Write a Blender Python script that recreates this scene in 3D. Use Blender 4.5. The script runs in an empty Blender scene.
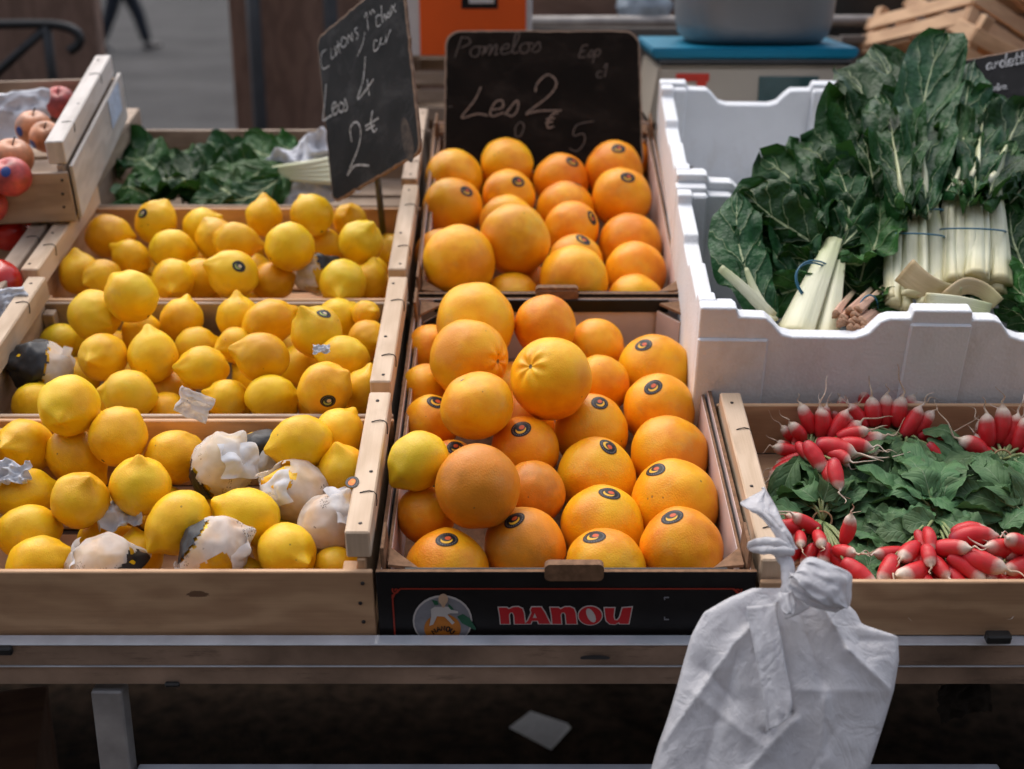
import bpy, bmesh, math, random
import numpy as np
from mathutils import Vector, Matrix, Euler, noise
from mathutils.bvhtree import BVHTree
from math import sin, cos, tan, pi, radians, sqrt, atan2, exp
random.seed(11)
R = math.radians
scene = bpy.context.scene
COL = scene.collection

# ------------------------------------------------------------------ the stall plane and the camera
F_PX, PITCH, TILT, CAM_H = 1300.0, R(19.0), R(12.6), 1.5
FW = Vector((0, cos(PITCH), -sin(PITCH))); UP = Vector((0, sin(PITCH), cos(PITCH))); RT = Vector((1, 0, 0))
CAM = Vector((0, 0, CAM_H))
ORG = Vector((0.0, 1.2460, 0.7685))
T = Matrix.Translation(ORG) @ Matrix.Rotation(TILT, 4, 'X')
TI = T.inverted()

def at(px, py, d):
    """world point seen at a pixel at depth d (metres along the view axis)"""
    return CAM + (FW + RT * ((px - 512) / F_PX) - UP * ((py - 384.5) / F_PX)) * d

def uvw(px, py, d):
    return TI @ at(px, py, d)

def on_w(px, py, w):
    """stall-plane point (u, v, w) seen at a pixel on the plane of height w"""
    a = TI @ CAM; b = TI @ at(px, py, 1.0)
    k = (w - a.z) / (b.z - a.z)
    return a + (b - a) * k

def on_v(px, py, v):
    a = TI @ CAM; b = TI @ at(px, py, 1.0)
    k = (v - a.y) / (b.y - a.y)
    return a + (b - a) * k

# ------------------------------------------------------------------ materials
def new_mat(name):
    m = bpy.data.materials.new(name); m.use_nodes = True
    nt = m.node_tree; b = nt.nodes['Principled BSDF']
    return m, nt, b

def nd(nt, typ, **kw):
    n = nt.nodes.new(typ)
    for k, v in kw.items():
        if k in n.bl_rna.properties and not k.startswith('in_'):
            setattr(n, k, v)
        else:
            n.inputs[k.replace('in_', '').replace('_', ' ')].default_value = v
    return n

def ramp(nt, fac, stops):
    r = nt.nodes.new('ShaderNodeValToRGB')
    el = r.color_ramp.elements
    while len(el) > 1: el.remove(el[0])
    el[0].position = stops[0][0]; el[0].color = (*stops[0][1], 1)
    for p, c in stops[1:]:
        e = el.new(p); e.color = (*c, 1)
    nt.links.new(fac, r.inputs[0])
    return r.outputs[0]

def mixc(nt, fac, a, b, mode='MIX'):
    m = nt.nodes.new('ShaderNodeMix'); m.data_type = 'RGBA'; m.blend_type = mode
    for sock, val in ((m.inputs[0], fac), (m.inputs[6], a), (m.inputs[7], b)):
        if hasattr(val, 'is_linked'): nt.links.new(val, sock)
        elif isinstance(val, (int, float)): sock.default_value = val
        else: sock.default_value = (*val, 1)
    return m.outputs[2]

def math_n(nt, op, a, b=None, c=None, clamp=False):
    m = nt.nodes.new('ShaderNodeMath'); m.operation = op; m.use_clamp = clamp
    for i, v in enumerate((a, b, c)):
        if v is None: continue
        if hasattr(v, 'is_linked'): nt.links.new(v, m.inputs[i])
        else: m.inputs[i].default_value = v
    return m.outputs[0]

def coords(nt, kind='Object', scale=(1, 1, 1), loc=(0, 0, 0), rnd=False):
    tc = nt.nodes.new('ShaderNodeTexCoord'); mp = nt.nodes.new('ShaderNodeMapping')
    nt.links.new(tc.outputs[kind], mp.inputs[0])
    mp.inputs['Scale'].default_value = scale; mp.inputs['Location'].default_value = loc
    if rnd:
        oi = nt.nodes.new('ShaderNodeObjectInfo')
        k = math_n(nt, 'MULTIPLY', oi.outputs['Random'], 37.0)
        nt.links.new(k, mp.inputs['Location'])
    return mp.outputs[0]

def noise_t(nt, vec, scale, detail=4, rough=.55, dist=0):
    n = nt.nodes.new('ShaderNodeTexNoise')
    nt.links.new(vec, n.inputs['Vector'])
    n.inputs['Scale'].default_value = scale; n.inputs['Detail'].default_value = detail
    n.inputs['Roughness'].default_value = rough; n.inputs['Distortion'].default_value = dist
    return n.outputs['Fac']

def bump(nt, b, height, strength=.3, dist=.001):
    n = nt.nodes.new('ShaderNodeBump')
    n.inputs['Strength'].default_value = strength; n.inputs['Distance'].default_value = dist
    nt.links.new(height, n.inputs['Height']); nt.links.new(n.outputs[0], b.inputs['Normal'])
    return n

def plain(name, col, rough=.6, var=.12, scale=30, metallic=0, bumps=.15, bd=.0006, trans=0):
    m, nt, b = new_mat(name)
    v = coords(nt, 'Object', rnd=True)
    n = noise_t(nt, v, scale, 5)
    dark = tuple(c * (1 - var * 1.6) for c in col); lite = tuple(min(1, c * (1 + var)) for c in col)
    c = ramp(nt, n, [(.25, dark), (.75, lite)])
    nt.links.new(c, b.inputs['Base Color'])
    b.inputs['Roughness'].default_value = rough; b.inputs['Metallic'].default_value = metallic
    if bumps: bump(nt, b, noise_t(nt, v, scale * 8, 4), bumps, bd)
    return m

def peel(name, cols, pole_col, pole_r, pore=650, sss=.22, rough=.42, pole_sign=-1, blush=None, hue=.022, green=None):
    m, nt, b = new_mat(name)
    tc = nt.nodes.new('ShaderNodeTexCoord')
    oi = nt.nodes.new('ShaderNodeObjectInfo')
    v = coords(nt, 'Object', rnd=True)
    big = noise_t(nt, v, 16, 3, .5)
    mid = noise_t(nt, v, 70, 4, .6)
    base = ramp(nt, math_n(nt, 'ADD', math_n(nt, 'MULTIPLY', big, .75), math_n(nt, 'MULTIPLY', mid, .25)),
                [(.38, cols[0]), (.50, cols[1]), (.62, cols[2])])
    hs = nt.nodes.new('ShaderNodeHueSaturation')
    nt.links.new(base, hs.inputs['Color'])
    nt.links.new(math_n(nt, 'MULTIPLY_ADD', oi.outputs['Random'], hue, .5 - hue * .5), hs.inputs['Hue'])
    r2 = math_n(nt, 'FRACT', math_n(nt, 'MULTIPLY', oi.outputs['Random'], 13.7))
    nt.links.new(math_n(nt, 'MULTIPLY_ADD', r2, .16, .90), hs.inputs['Value'])
    col = hs.outputs[0]
    if blush:
        bm_ = ramp(nt, noise_t(nt, v, 9, 2), [(.56, (0, 0, 0)), (.74, (1, 1, 1))])
        sel = math_n(nt, 'GREATER_THAN', r2, .45)
        col = mixc(nt, math_n(nt, 'MULTIPLY', math_n(nt, 'MULTIPLY', bm_, sel), .7), col, blush)
    if green:
        gsel = math_n(nt, 'GREATER_THAN', r2, .72)
        gm = ramp(nt, noise_t(nt, v, 13, 2), [(.42, (0, 0, 0)), (.66, (1, 1, 1))])
        col = mixc(nt, math_n(nt, 'MULTIPLY', math_n(nt, 'MULTIPLY', gm, gsel), .5), col, green)
    # rubbed, duller skin in patches
    rub = ramp(nt, noise_t(nt, v, 38, 5, .7), [(.56, (0, 0, 0)), (.72, (1, 1, 1))])
    col = mixc(nt, math_n(nt, 'MULTIPLY', rub, .30), col, (.58, .36, .10))
    # specks and small scars
    vo = nt.nodes.new('ShaderNodeTexVoronoi'); nt.links.new(v, vo.inputs['Vector']); vo.inputs['Scale'].default_value = 55
    sp = math_n(nt, 'LESS_THAN', vo.outputs['Distance'], .075)
    rs = noise_t(nt, v, 21, 2)
    sp = math_n(nt, 'MULTIPLY', sp, math_n(nt, 'GREATER_THAN', rs, .56))
    col = mixc(nt, math_n(nt, 'MULTIPLY', sp, .6), col, (.16, .08, .025))
    # stem end
    sx = nt.nodes.new('ShaderNodeSeparateXYZ'); nt.links.new(tc.outputs['Object'], sx.inputs[0])
    rad = math_n(nt, 'SQRT', math_n(nt, 'ADD', math_n(nt, 'MULTIPLY', sx.outputs[0], sx.outputs[0]), math_n(nt, 'MULTIPLY', sx.outputs[1], sx.outputs[1])))
    side = math_n(nt, 'GREATER_THAN', math_n(nt, 'MULTIPLY', sx.outputs[2], float(pole_sign)), 0.0)
    wob = math_n(nt, 'MULTIPLY_ADD', noise_t(nt, v, 300, 3), pole_r * 1.2, pole_r * .4)
    pm = math_n(nt, 'MULTIPLY', math_n(nt, 'LESS_THAN', rad, wob), side)
    col = mixc(nt, pm, col, pole_col)
    nt.links.new(col, b.inputs['Base Color'])
    b.inputs['Roughness'].default_value = rough
    b.inputs['Specular IOR Level'].default_value = .36
    b.inputs['Subsurface Weight'].default_value = sss
    b.inputs['Subsurface Radius'].default_value = (.012, .005, .0015)
    b.inputs['Subsurface Scale'].default_value = .9
    vp = nt.nodes.new('ShaderNodeTexVoronoi'); nt.links.new(v, vp.inputs['Vector']); vp.inputs['Scale'].default_value = pore
    hgt = math_n(nt, 'ADD', math_n(nt, 'MULTIPLY', vp.outputs['Distance'], .5), math_n(nt, 'MULTIPLY', noise_t(nt, v, 120, 3), .35))
    bump(nt, b, hgt, .42, .0011)
    return m

def wood(name, lite, dark, knots=True, rough=.72, grey=0.0, stain=.35):
    m, nt, b = new_mat(name)
    tc = nt.nodes.new('ShaderNodeTexCoord'); oi = nt.nodes.new('ShaderNodeObjectInfo')
    off = nt.nodes.new('ShaderNodeVectorMath'); off.operation = 'ADD'
    nt.links.new(tc.outputs['UV'], off.inputs[0])
    cmb = nt.nodes.new('ShaderNodeCombineXYZ')
    nt.links.new(math_n(nt, 'MULTIPLY', oi.outputs['Random'], 19.0), cmb.inputs[0])
    nt.links.new(math_n(nt, 'MULTIPLY', oi.outputs['Random'], 7.3), cmb.inputs[1])
    nt.links.new(cmb.outputs[0], off.inputs[1])
    def mp(s):
        q = nt.nodes.new('ShaderNodeMapping'); nt.links.new(off.outputs[0], q.inputs[0]); q.inputs['Scale'].default_value = s
        return q.outputs[0]
    warp = noise_t(nt, mp((5, 14, 1)), 1, 3)
    kn = nt.nodes.new('ShaderNodeTexVoronoi'); nt.links.new(mp((5.5, 13, 1)), kn.inputs['Vector']); kn.inputs['Scale'].default_value = 1
    kd = kn.outputs['Distance']
    ring = math_n(nt, 'ADD', math_n(nt, 'MULTIPLY', warp, 9.0), math_n(nt, 'MULTIPLY', math_n(nt, 'SUBTRACT', 1.0, math_n(nt, 'MINIMUM', kd, 1.0)), 3.0))
    sepu = nt.nodes.new('ShaderNodeSeparateXYZ'); nt.links.new(mp((1, 70, 1)), sepu.inputs[0])
    rings = math_n(nt, 'SINE', math_n(nt, 'ADD', math_n(nt, 'MULTIPLY', ring, 2.2), sepu.outputs[1]))
    fine = noise_t(nt, mp((9, 420, 1)), 1, 5, .7)
    fac = math_n(nt, 'ADD', math_n(nt, 'MULTIPLY_ADD', rings, .21, .27), math_n(nt, 'MULTIPLY', fine, .50), clamp=True)
    c = ramp(nt, fac, [(.15, dark), (.5, tuple((a + q) / 2 for a, q in zip(lite, dark))), (.85, lite)])
    # broad tone changes from board to board and along a board
    hs = nt.nodes.new('ShaderNodeHueSaturation'); nt.links.new(c, hs.inputs['Color'])
    nt.links.new(math_n(nt, 'MULTIPLY_ADD', math_n(nt, 'FRACT', math_n(nt, 'MULTIPLY', oi.outputs['Random'], 5.3)), .34, .82), hs.inputs['Value'])
    hs.inputs['Saturation'].default_value = 1 - grey
    col = hs.outputs[0]
    if knots:
        kmask = math_n(nt, 'LESS_THAN', math_n(nt, 'ADD', kd, math_n(nt, 'MULTIPLY', fine, .06)), .145)
        cs = nt.nodes.new('ShaderNodeSeparateColor'); nt.links.new(kn.outputs['Color'], cs.inputs[0])
        kmask = math_n(nt, 'MULTIPLY', kmask, math_n(nt, 'GREATER_THAN', cs.outputs[0], .62))
        col = mixc(nt, math_n(nt, 'MULTIPLY', kmask, .8), col, (.10, .035, .014))
    st = ramp(nt, noise_t(nt, mp((11, 17, 1)), 1, 6, .65), [(.55, (0, 0, 0)), (.8, (1, 1, 1))])
    col = mixc(nt, math_n(nt, 'MULTIPLY', st, stain), col, tuple(x * .45 for x in dark))
    nt.links.new(col, b.inputs['Base Color'])
    b.inputs['Roughness'].default_value = rough
    bump(nt, b, math_n(nt, 'ADD', fine, math_n(nt, 'MULTIPLY', rings, .3)), .3, .0009)
    return m

def leaf_mat(name, dark, lite, vein, nlat=9, vein_w=.05, lat_k=.40, bumpiness=.8, gl=.40):
    """UV: x = 0..1 along the midrib, y = -1..1 across"""
    m, nt, b = new_mat(name)
    tc = nt.nodes.new('ShaderNodeTexCoord'); sp = nt.nodes.new('ShaderNodeSeparateXYZ')
    nt.links.new(tc.outputs['UV'], sp.inputs[0])
    v = coords(nt, 'Object', rnd=True)
    n1 = noise_t(nt, v, 28, 5); n2 = noise_t(nt, v, 85, 4)
    base = ramp(nt, math_n(nt, 'ADD', math_n(nt, 'MULTIPLY', n1, .6), math_n(nt, 'MULTIPLY', n2, .4)), [(.32, dark), (.68, lite)])
    oi = nt.nodes.new('ShaderNodeObjectInfo')
    hs = nt.nodes.new('ShaderNodeHueSaturation'); nt.links.new(base, hs.inputs['Color'])
    nt.links.new(math_n(nt, 'MULTIPLY_ADD', oi.outputs['Random'], .5, .75), hs.inputs['Value'])
    nt.links.new(math_n(nt, 'MULTIPLY_ADD', oi.outputs['Random'], .03, .485), hs.inputs['Hue'])
    ay = math_n(nt, 'ABSOLUTE', sp.outputs[1])
    wv = math_n(nt, 'MULTIPLY_ADD', sp.outputs[0], -vein_w * .92, vein_w)
    mid = math_n(nt, 'LESS_THAN', ay, wv)
    ph = math_n(nt, 'SUBTRACT', math_n(nt, 'MULTIPLY', sp.outputs[0], float(nlat)), math_n(nt, 'MULTIPLY', math_n(nt, 'POWER', ay, .8), nlat * .33))
    ph = math_n(nt, 'ADD', ph, math_n(nt, 'MULTIPLY', n1, .9))
    fr = math_n(nt, 'ABSOLUTE', math_n(nt, 'SUBTRACT', math_n(nt, 'FRACT', ph), .5))
    lw = math_n(nt, 'MULTIPLY_ADD', ay, -.035, .045)
    lat = math_n(nt, 'LESS_THAN', fr, lw)
    col = mixc(nt, math_n(nt, 'MULTIPLY', lat, lat_k), hs.outputs[0], vein)
    col = mixc(nt, mid, col, vein)
    nt.links.new(col, b.inputs['Base Color'])
    b.inputs['Roughness'].default_value = gl; b.inputs['Specular IOR Level'].default_value = .22
    hh = math_n(nt, 'ADD', math_n(nt, 'MULTIPLY', n2, 1.0), math_n(nt, 'MULTIPLY', math_n(nt, 'SMOOTH_MIN', fr, .18, .1), -2.5))
    bump(nt, b, hh, bumpiness, .005)
    # a little light through the blade
    tr = nt.nodes.new('ShaderNodeBsdfTranslucent'); nt.links.new(mixc(nt, .5, col, (.06, .16, .02)), tr.inputs[0])
    ms = nt.nodes.new('ShaderNodeMixShader'); ms.inputs[0].default_value = .16
    out = nt.nodes['Material Output']
    nt.links.new(b.outputs[0], ms.inputs[1]); nt.links.new(tr.outputs[0], ms.inputs[2]); nt.links.new(ms.outputs[0], out.inputs[0])
    return m

def paper(name, col, see=.0, transl=.3, rough=.75, print_col=None):
    m, nt, b = new_mat(name)
    v = coords(nt, 'Object', rnd=True)
    n = noise_t(nt, v, 60, 5)
    c = ramp(nt, n, [(.3, tuple(x * .86 for x in col)), (.7, col)])
    if print_col:
        w = nt.nodes.new('ShaderNodeTexVoronoi'); nt.links.new(v, w.inputs['Vector']); w.inputs['Scale'].default_value = 420
        rgn = math_n(nt, 'GREATER_THAN', noise_t(nt, v, 40, 1), .64)
        c = mixc(nt, math_n(nt, 'MULTIPLY', math_n(nt, 'LESS_THAN', w.outputs['Distance'], .38), math_n(nt, 'MULTIPLY', rgn, .75)), c, print_col)
    nt.links.new(c, b.inputs['Base Color']); b.inputs['Roughness'].default_value = rough
    bump(nt, b, noise_t(nt, v, 70, 3, .5), .3, .002)
    tr = nt.nodes.new('ShaderNodeBsdfTranslucent'); nt.links.new(c, tr.inputs[0])
    m1 = nt.nodes.new('ShaderNodeMixShader'); m1.inputs[0].default_value = transl
    nt.links.new(b.outputs[0], m1.inputs[1]); nt.links.new(tr.outputs[0], m1.inputs[2])
    out = nt.nodes['Material Output']
    if see > 0:
        tp = nt.nodes.new('ShaderNodeBsdfTransparent'); m2 = nt.nodes.new('ShaderNodeMixShader')
        f = ramp(nt, noise_t(nt, v, 30, 2), [(.38, (see * .35,) * 3), (.62, (min(1, see * 1.6),) * 3)])
        nt.links.new(f, m2.inputs[0]); nt.links.new(m1.outputs[0], m2.inputs[1]); nt.links.new(tp.outputs[0], m2.inputs[2])
        nt.links.new(m2.outputs[0], out.inputs[0])
    else:
        nt.links.new(m1.outputs[0], out.inputs[0])
    return m

def uv_sep(nt):
    tc = nt.nodes.new('ShaderNodeTexCoord'); s = nt.nodes.new('ShaderNodeSeparateXYZ'); nt.links.new(tc.outputs['UV'], s.inputs[0])
    return s.outputs[0], s.outputs[1]

def sticker_mat(name, c1, c2, c3):
    m, nt, b = new_mat(name)
    x, y = uv_sep(nt)
    def circ(cx, cy, r, sx=1., sy=1.):
        dx = math_n(nt, 'MULTIPLY', math_n(nt, 'SUBTRACT', x, cx), sx); dy = math_n(nt, 'MULTIPLY', math_n(nt, 'SUBTRACT', y, cy), sy)
        return math_n(nt, 'LESS_THAN', math_n(nt, 'ADD', math_n(nt, 'MULTIPLY', dx, dx), math_n(nt, 'MULTIPLY', dy, dy)), r * r)
    ang = math_n(nt, 'ARCTAN2', y, x)
    rr = math_n(nt, 'SQRT', math_n(nt, 'ADD', math_n(nt, 'MULTIPLY', x, x), math_n(nt, 'MULTIPLY', y, y)))
    ringm = math_n(nt, 'LESS_THAN', math_n(nt, 'ABSOLUTE', math_n(nt, 'SUBTRACT', rr, .8)), .07)
    dash = math_n(nt, 'GREATER_THAN', math_n(nt, 'SINE', math_n(nt, 'MULTIPLY', ang, 23.0)), .1)
    col = mixc(nt, math_n(nt, 'MULTIPLY', math_n(nt, 'MULTIPLY', ringm, dash), .45), (.010, .008, .009), (.30, .27, .25))
    col = mixc(nt, circ(-.08, -.1, .5), col, c1)
    col = mixc(nt, circ(.02, .12, .46), col, c3)
    col = mixc(nt, circ(.12, .08, .27), col, c2)
    nt.links.new(col, b.inputs['Base Color']); b.inputs['Roughness'].default_value = .45; b.inputs['Specular IOR Level'].default_value = .2
    return m

def radish_mat():
    """UV x = 0 crown .. 1 root tip"""
    m, nt, b = new_mat('radish_skin')
    x, y = uv_sep(nt)
    v = coords(nt, 'Object', rnd=True)
    n = noise_t(nt, v, 90, 3); oi = nt.nodes.new('ShaderNodeObjectInfo')
    t = math_n(nt, 'ADD', x, math_n(nt, 'MULTIPLY', math_n(nt, 'SUBTRACT', n, .5), .16))
    t = math_n(nt, 'ADD', t, math_n(nt, 'MULTIPLY', math_n(nt, 'SUBTRACT', oi.outputs['Random'], .5), .16))
    col = ramp(nt, t, [(.0, (.30, .02, .035)), (.1, (.50, .014, .022)), (.5, (.58, .018, .022)), (.70, (.56, .04, .04)), (.84, (.62, .42, .34)), (.95, (.68, .57, .46)), (1, (.55, .42, .30))])
    dr = ramp(nt, noise_t(nt, v, 150, 5, .7), [(.5, (0, 0, 0)), (.7, (1, 1, 1))])
    col = mixc(nt, math_n(nt, 'MULTIPLY', dr, .4), col, (.30, .06, .04))
    nt.links.new(col, b.inputs['Base Color']); b.inputs['Roughness'].default_value = .42; b.inputs['Specular IOR Level'].default_value = .35
    b.inputs['Subsurface Weight'].default_value = .1; b.inputs['Subsurface Radius'].default_value = (.006, .002, .002)
    bump(nt, b, noise_t(nt, v, 260, 3), .2, .0006)
    return m

def stalk_mat(name, base, tip):
    m, nt, b = new_mat(name)
    x, y = uv_sep(nt)
    v = coords(nt, 'UV', scale=(3, 26, 1), rnd=True)
    n = noise_t(nt, v, 1, 4)
    c = ramp(nt, x, [(0, (base[0] * .72, base[1] * .60, base[2] * .42)), (.06, (base[0] * .9, base[1] * .82, base[2] * .66)), (.2, base), (.55, base), (.85, tip), (1, tuple(q * .6 for q in tip))])
    c = mixc(nt, math_n(nt, 'MULTIPLY', n, .55), c, tuple(q * .62 for q in tip))
    nt.links.new(c, b.inputs['Base Color']); b.inputs['Roughness'].default_value = .42
    b.inputs['Subsurface Weight'].default_value = .12; b.inputs['Subsurface Radius'].default_value = (.006, .006, .003)
    bump(nt, b, n, .5, .0015)
    return m

M = {}
M['lemon'] = peel('lemon_peel', [(.76, .375, .003), (.86, .475, .005), (.90, .55, .012)], (.11, .075, .02), .0022, hue=.016, green=(.62, .50, .02))
M['grapefruit'] = peel('grapefruit_peel', [(.80, .265, .003), (.90, .365, .004), (.93, .45, .008)], (.20, .12, .04), .0026, pore=520, pole_sign=1, blush=(.58, .13, .02))
M['russet'] = peel('russet_grapefruit_peel', [(.52, .20, .014), (.72, .26, .010), (.80, .28, .010)], (.16, .11, .04), .0026, pore=520, pole_sign=1, blush=(.36, .20, .025))
M['apple'] = plain('apple_skin', (.62, .25, .11), .4, .45, 40)
M['apple_red'] = plain('red_apple_skin', (.50, .07, .06), .4, .5, 40)
M['tomato'] = plain('tomato_skin', (.50, .02, .012), .25, .1, 20, bumps=0)
M['wood'] = wood('pine_crate_wood', (.72, .45, .255), (.47, .265, .14))
M['wood_pale'] = wood('pale_poplar_wood', (.72, .54, .38), (.52, .365, .235), knots=False, stain=.3)
M['wood_old'] = wood('weathered_crate_wood', (.50, .36, .25), (.28, .185, .115), grey=.1, stain=.6)
M['wood_grey'] = wood('greyish_crate_wood', (.60, .52, .45), (.42, .35, .29), knots=False, grey=.35, stain=.3)
M['hut_wood'] = wood('brown_hut_wood', (.27, .155, .108), (.17, .095, .064), knots=False, rough=.85)
M['staple'] = plain('dark_staple_wire', (.05, .04, .035), .5, .2, 40, metallic=.6)
M['card_black'] = plain('black_printed_cardboard', (.012, .010, .010), .45, .25, 25)
M['card_brown'] = plain('brown_cardboard_edge', (.24, .135, .078), .85, .25, 120, bumps=.4)
M['card_white'] = plain('pale_cardboard_lining', (.62, .50, .47), .8, .08, 25)
M['logo_red'] = plain('red_print', (.56, .012, .018), .5, .05, 30, bumps=0)
M['line_red'] = plain('thin_red_print', (.36, .03, .012), .5, .1, 30, bumps=0)
M['logo_white'] = plain('white_print', (.62, .58, .56), .5, .05, 30, bumps=0)
M['logo_grey'] = plain('grey_print', (.26, .26, .29), .5, .1, 120, bumps=0)
M['logo_orange'] = plain('orange_print', (.60, .20, .02), .5, .15, 60, bumps=0)
M['logo_green'] = plain('green_print', (.02, .12, .06), .5, .1, 60, bumps=0)
M['logo_skin'] = plain('beige_print', (.62, .42, .28), .5, .1, 60, bumps=0)
M['poly'] = plain('white_polystyrene', (.75, .76, .775), .78, .035, 14, bumps=.25, bd=.0012)
M['alu'] = plain('worn_aluminium', (.40, .275, .20), .5, .34, 11, metallic=0, bumps=.1)
M['alu_lit'] = plain('lit_bare_aluminium', (.66, .67, .70), .35, .14, 22, metallic=.3, bumps=.1)  # bare metal with the light on top faces put into the colour
M['alu_dark'] = plain('dull_steel', (.36, .33, .31), .6, .3, 14, metallic=.1)
M['black_clip'] = plain('black_plastic', (.02, .02, .02), .4, .2, 60)
M['plank'] = wood('table_planks', (.16, .11, .08), (.08, .055, .04), rough=.85)
M['slate'] = plain('chalkboard_black', (.014, .0135, .014), .75, .45, 14)
M['slate_brown'] = plain('chalkboard_brown_black', (.0085, .0055, .004), .85, .3, 14)
M['slate'].node_tree.nodes['Principled BSDF'].inputs['Specular IOR Level'].default_value = .2
M['slate_brown'].node_tree.nodes['Principled BSDF'].inputs['Specular IOR Level'].default_value = .05
M['slate_worn'] = plain('worn_brown_slate', (.060, .042, .032), .85, .6, 60)
M['slate_edge'] = plain('bare_fibreboard_edge', (.20, .12, .075), .8, .3, 80)
def chalk_mat(name, col):
    m, nt, b = new_mat(name)
    v = coords(nt, 'Object')
    n = noise_t(nt, v, 420, 3, .7)
    c = ramp(nt, n, [(.36, (.04, .035, .03)), (.56, col)])
    nt.links.new(c, b.inputs['Base Color']); b.inputs['Roughness'].default_value = .95
    return m
M['chalk'] = chalk_mat('white_chalk', (.50, .50, .50))
M['chalk_dim'] = chalk_mat('rubbed_chalk', (.20, .125, .09))
M['chalk_faint'] = chalk_mat('faint_chalk', (.085, .052, .038))
M['tissue'] = paper('white_tissue', (.87, .84, .82), see=.28, transl=.4, print_col=(.10, .09, .09))
M['paper_white'] = paper('white_paper', (.80, .81, .85), see=0, transl=.25)
M['tissue_black'] = paper('black_tissue', (.018, .017, .018), see=0, transl=.05, rough=.5)
M['bag'] = paper('white_bag_plastic', (.74, .73, .75), see=0, transl=.42, rough=.26)
M['bag'].node_tree.nodes['Principled BSDF'].inputs['Specular IOR Level'].default_value = .35
M['chard'] = leaf_mat('chard_leaf', (.006, .036, .009), (.019, .086, .018), (.42, .48, .26), 5, .055, bumpiness=.9)
M['chard_lite'] = leaf_mat('chard_leaf_light', (.020, .075, .016), (.055, .15, .036), (.33, .40, .20), 5, .07, bumpiness=.9)
M['radish_leaf'] = leaf_mat('radish_leaf', (.058, .135, .056), (.125, .220, .092), (.19, .27, .15), 6, .045, lat_k=.16, bumpiness=.3, gl=.5)
M['stalk'] = stalk_mat('chard_stalk', (.76, .74, .54), (.58, .62, .34))
M['stalk_tan'] = stalk_mat('trimmed_stalk', (.50, .36, .20), (.62, .55, .28))
M['pink_stem'] = stalk_mat('pink_stem', (.62, .34, .25), (.60, .48, .30))
M['thin_stem'] = stalk_mat('radish_stem', (.33, .38, .16), (.16, .24, .09))
M['band_blue'] = plain('blue_rubber_band', (.03, .14, .22), .45, .1, 60)
M['band_tan'] = plain('tan_raffia_tie', (.42, .24, .12), .7, .2, 90)
M['radish'] = radish_mat()
M['sticker'] = sticker_mat('black_fruit_sticker', (.75, .40, .03), (.55, .08, .02), (.02, .016, .014))
M['sticker2'] = sticker_mat('dark_lemon_sticker', (.35, .40, .10), (.60, .45, .30), (.03, .05, .06))
M['sticker_blue'] = plain('blue_fruit_sticker', (.02, .05, .22), .35, .2, 300)
M['sticker_orange'] = sticker_mat('orange_oval_sticker', (.72, .16, .01), (.80, .25, .02), (.70, .17, .01))
M['label_blue'] = plain('pale_blue_paper_label', (.50, .58, .72), .7, .25, 90)
M['scale_body'] = plain('cream_enamel', (.47, .41, .33), .45, .05, 8)
M['scale_blue'] = plain('blue_plastic_tray', (.0, .20, .33), .35, .08, 10)
M['pan'] = plain('grey_metal_pan', (.22, .22, .225), .5, .06, 6, metallic=.35)
M['display'] = plain('dark_green_display', (.035, .085, .085), .2, .1, 40, bumps=0)
M['red_label'] = plain('red_label', (.62, .03, .01), .5, .05, 30, bumps=0)
M['orange_card'] = plain('orange_cardboard', (.85, .105, .003), .6, .05, 10)
M['cloth_navy'] = plain('navy_trousers', (.008, .010, .016), .9, .2, 30)
M['skin'] = plain('skin', (.45, .27, .2), .55, .08, 20)
M['hair'] = plain('dark_hair', (.03, .02, .015), .6, .2, 60)
M['shoe'] = plain('brown_shoe', (.055, .045, .04), .5, .2, 60)
M['rail_black'] = plain('black_iron', (.010, .010, .011), .5, .15, 30)
M['pole_grey'] = plain('grey_steel_pole', (.075, .078, .085), .5, .2, 12)
M['plastic_clear'] = paper('cloudy_plastic', (.42, .48, .54), see=.15, transl=.3, rough=.35)
M['blue_bit'] = plain('blue_cloth', (.10, .18, .30), .8, .2, 30)
M['facade'] = plain('grey_brown_render', (.16, .14, .125), .9, .1, 3)
M['win'] = plain('dark_window_glass', (.02, .022, .025), .15, .1, 3)
M['litter_shade'] = plain('litter_with_painted_shade', (.036, .023, .015), .95, .55, 26, bumps=.6, bd=.008)  # brown litter, under-table shade painted into its colour
M['added_skirt'] = plain('dark_tarpaulin', (.022, .016, .012), .8, .3, 12)
def ground_mat():
    m, nt, b = new_mat('asphalt_ground')
    v = coords(nt, 'Object')
    n1 = noise_t(nt, v, .8, 6, .6); n2 = noise_t(nt, v, 40, 5, .7); n3 = noise_t(nt, v, 5, 5, .65)
    c = ramp(nt, math_n(nt, 'ADD', math_n(nt, 'MULTIPLY', n1, .5), math_n(nt, 'MULTIPLY', n2, .5)), [(.38, (.026, .0245, .024)), (.62, (.070, .066, .064))])
    d = ramp(nt, n3, [(.5, (0, 0, 0)), (.68, (1, 1, 1))])
    c = mixc(nt, math_n(nt, 'MULTIPLY', d, .5), c, (.036, .030, .026))
    nt.links.new(c, b.inputs['Base Color']); b.inputs['Roughness'].default_value = .8
    bump(nt, b, n2, .5, .006)
    return m
M['ground'] = ground_mat()
M['card_brown'].node_tree.nodes['Principled BSDF'].inputs['Specular IOR Level'].default_value = .15
M['card_black'].node_tree.nodes['Principled BSDF'].inputs['Specular IOR Level'].default_value = .3

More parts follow.
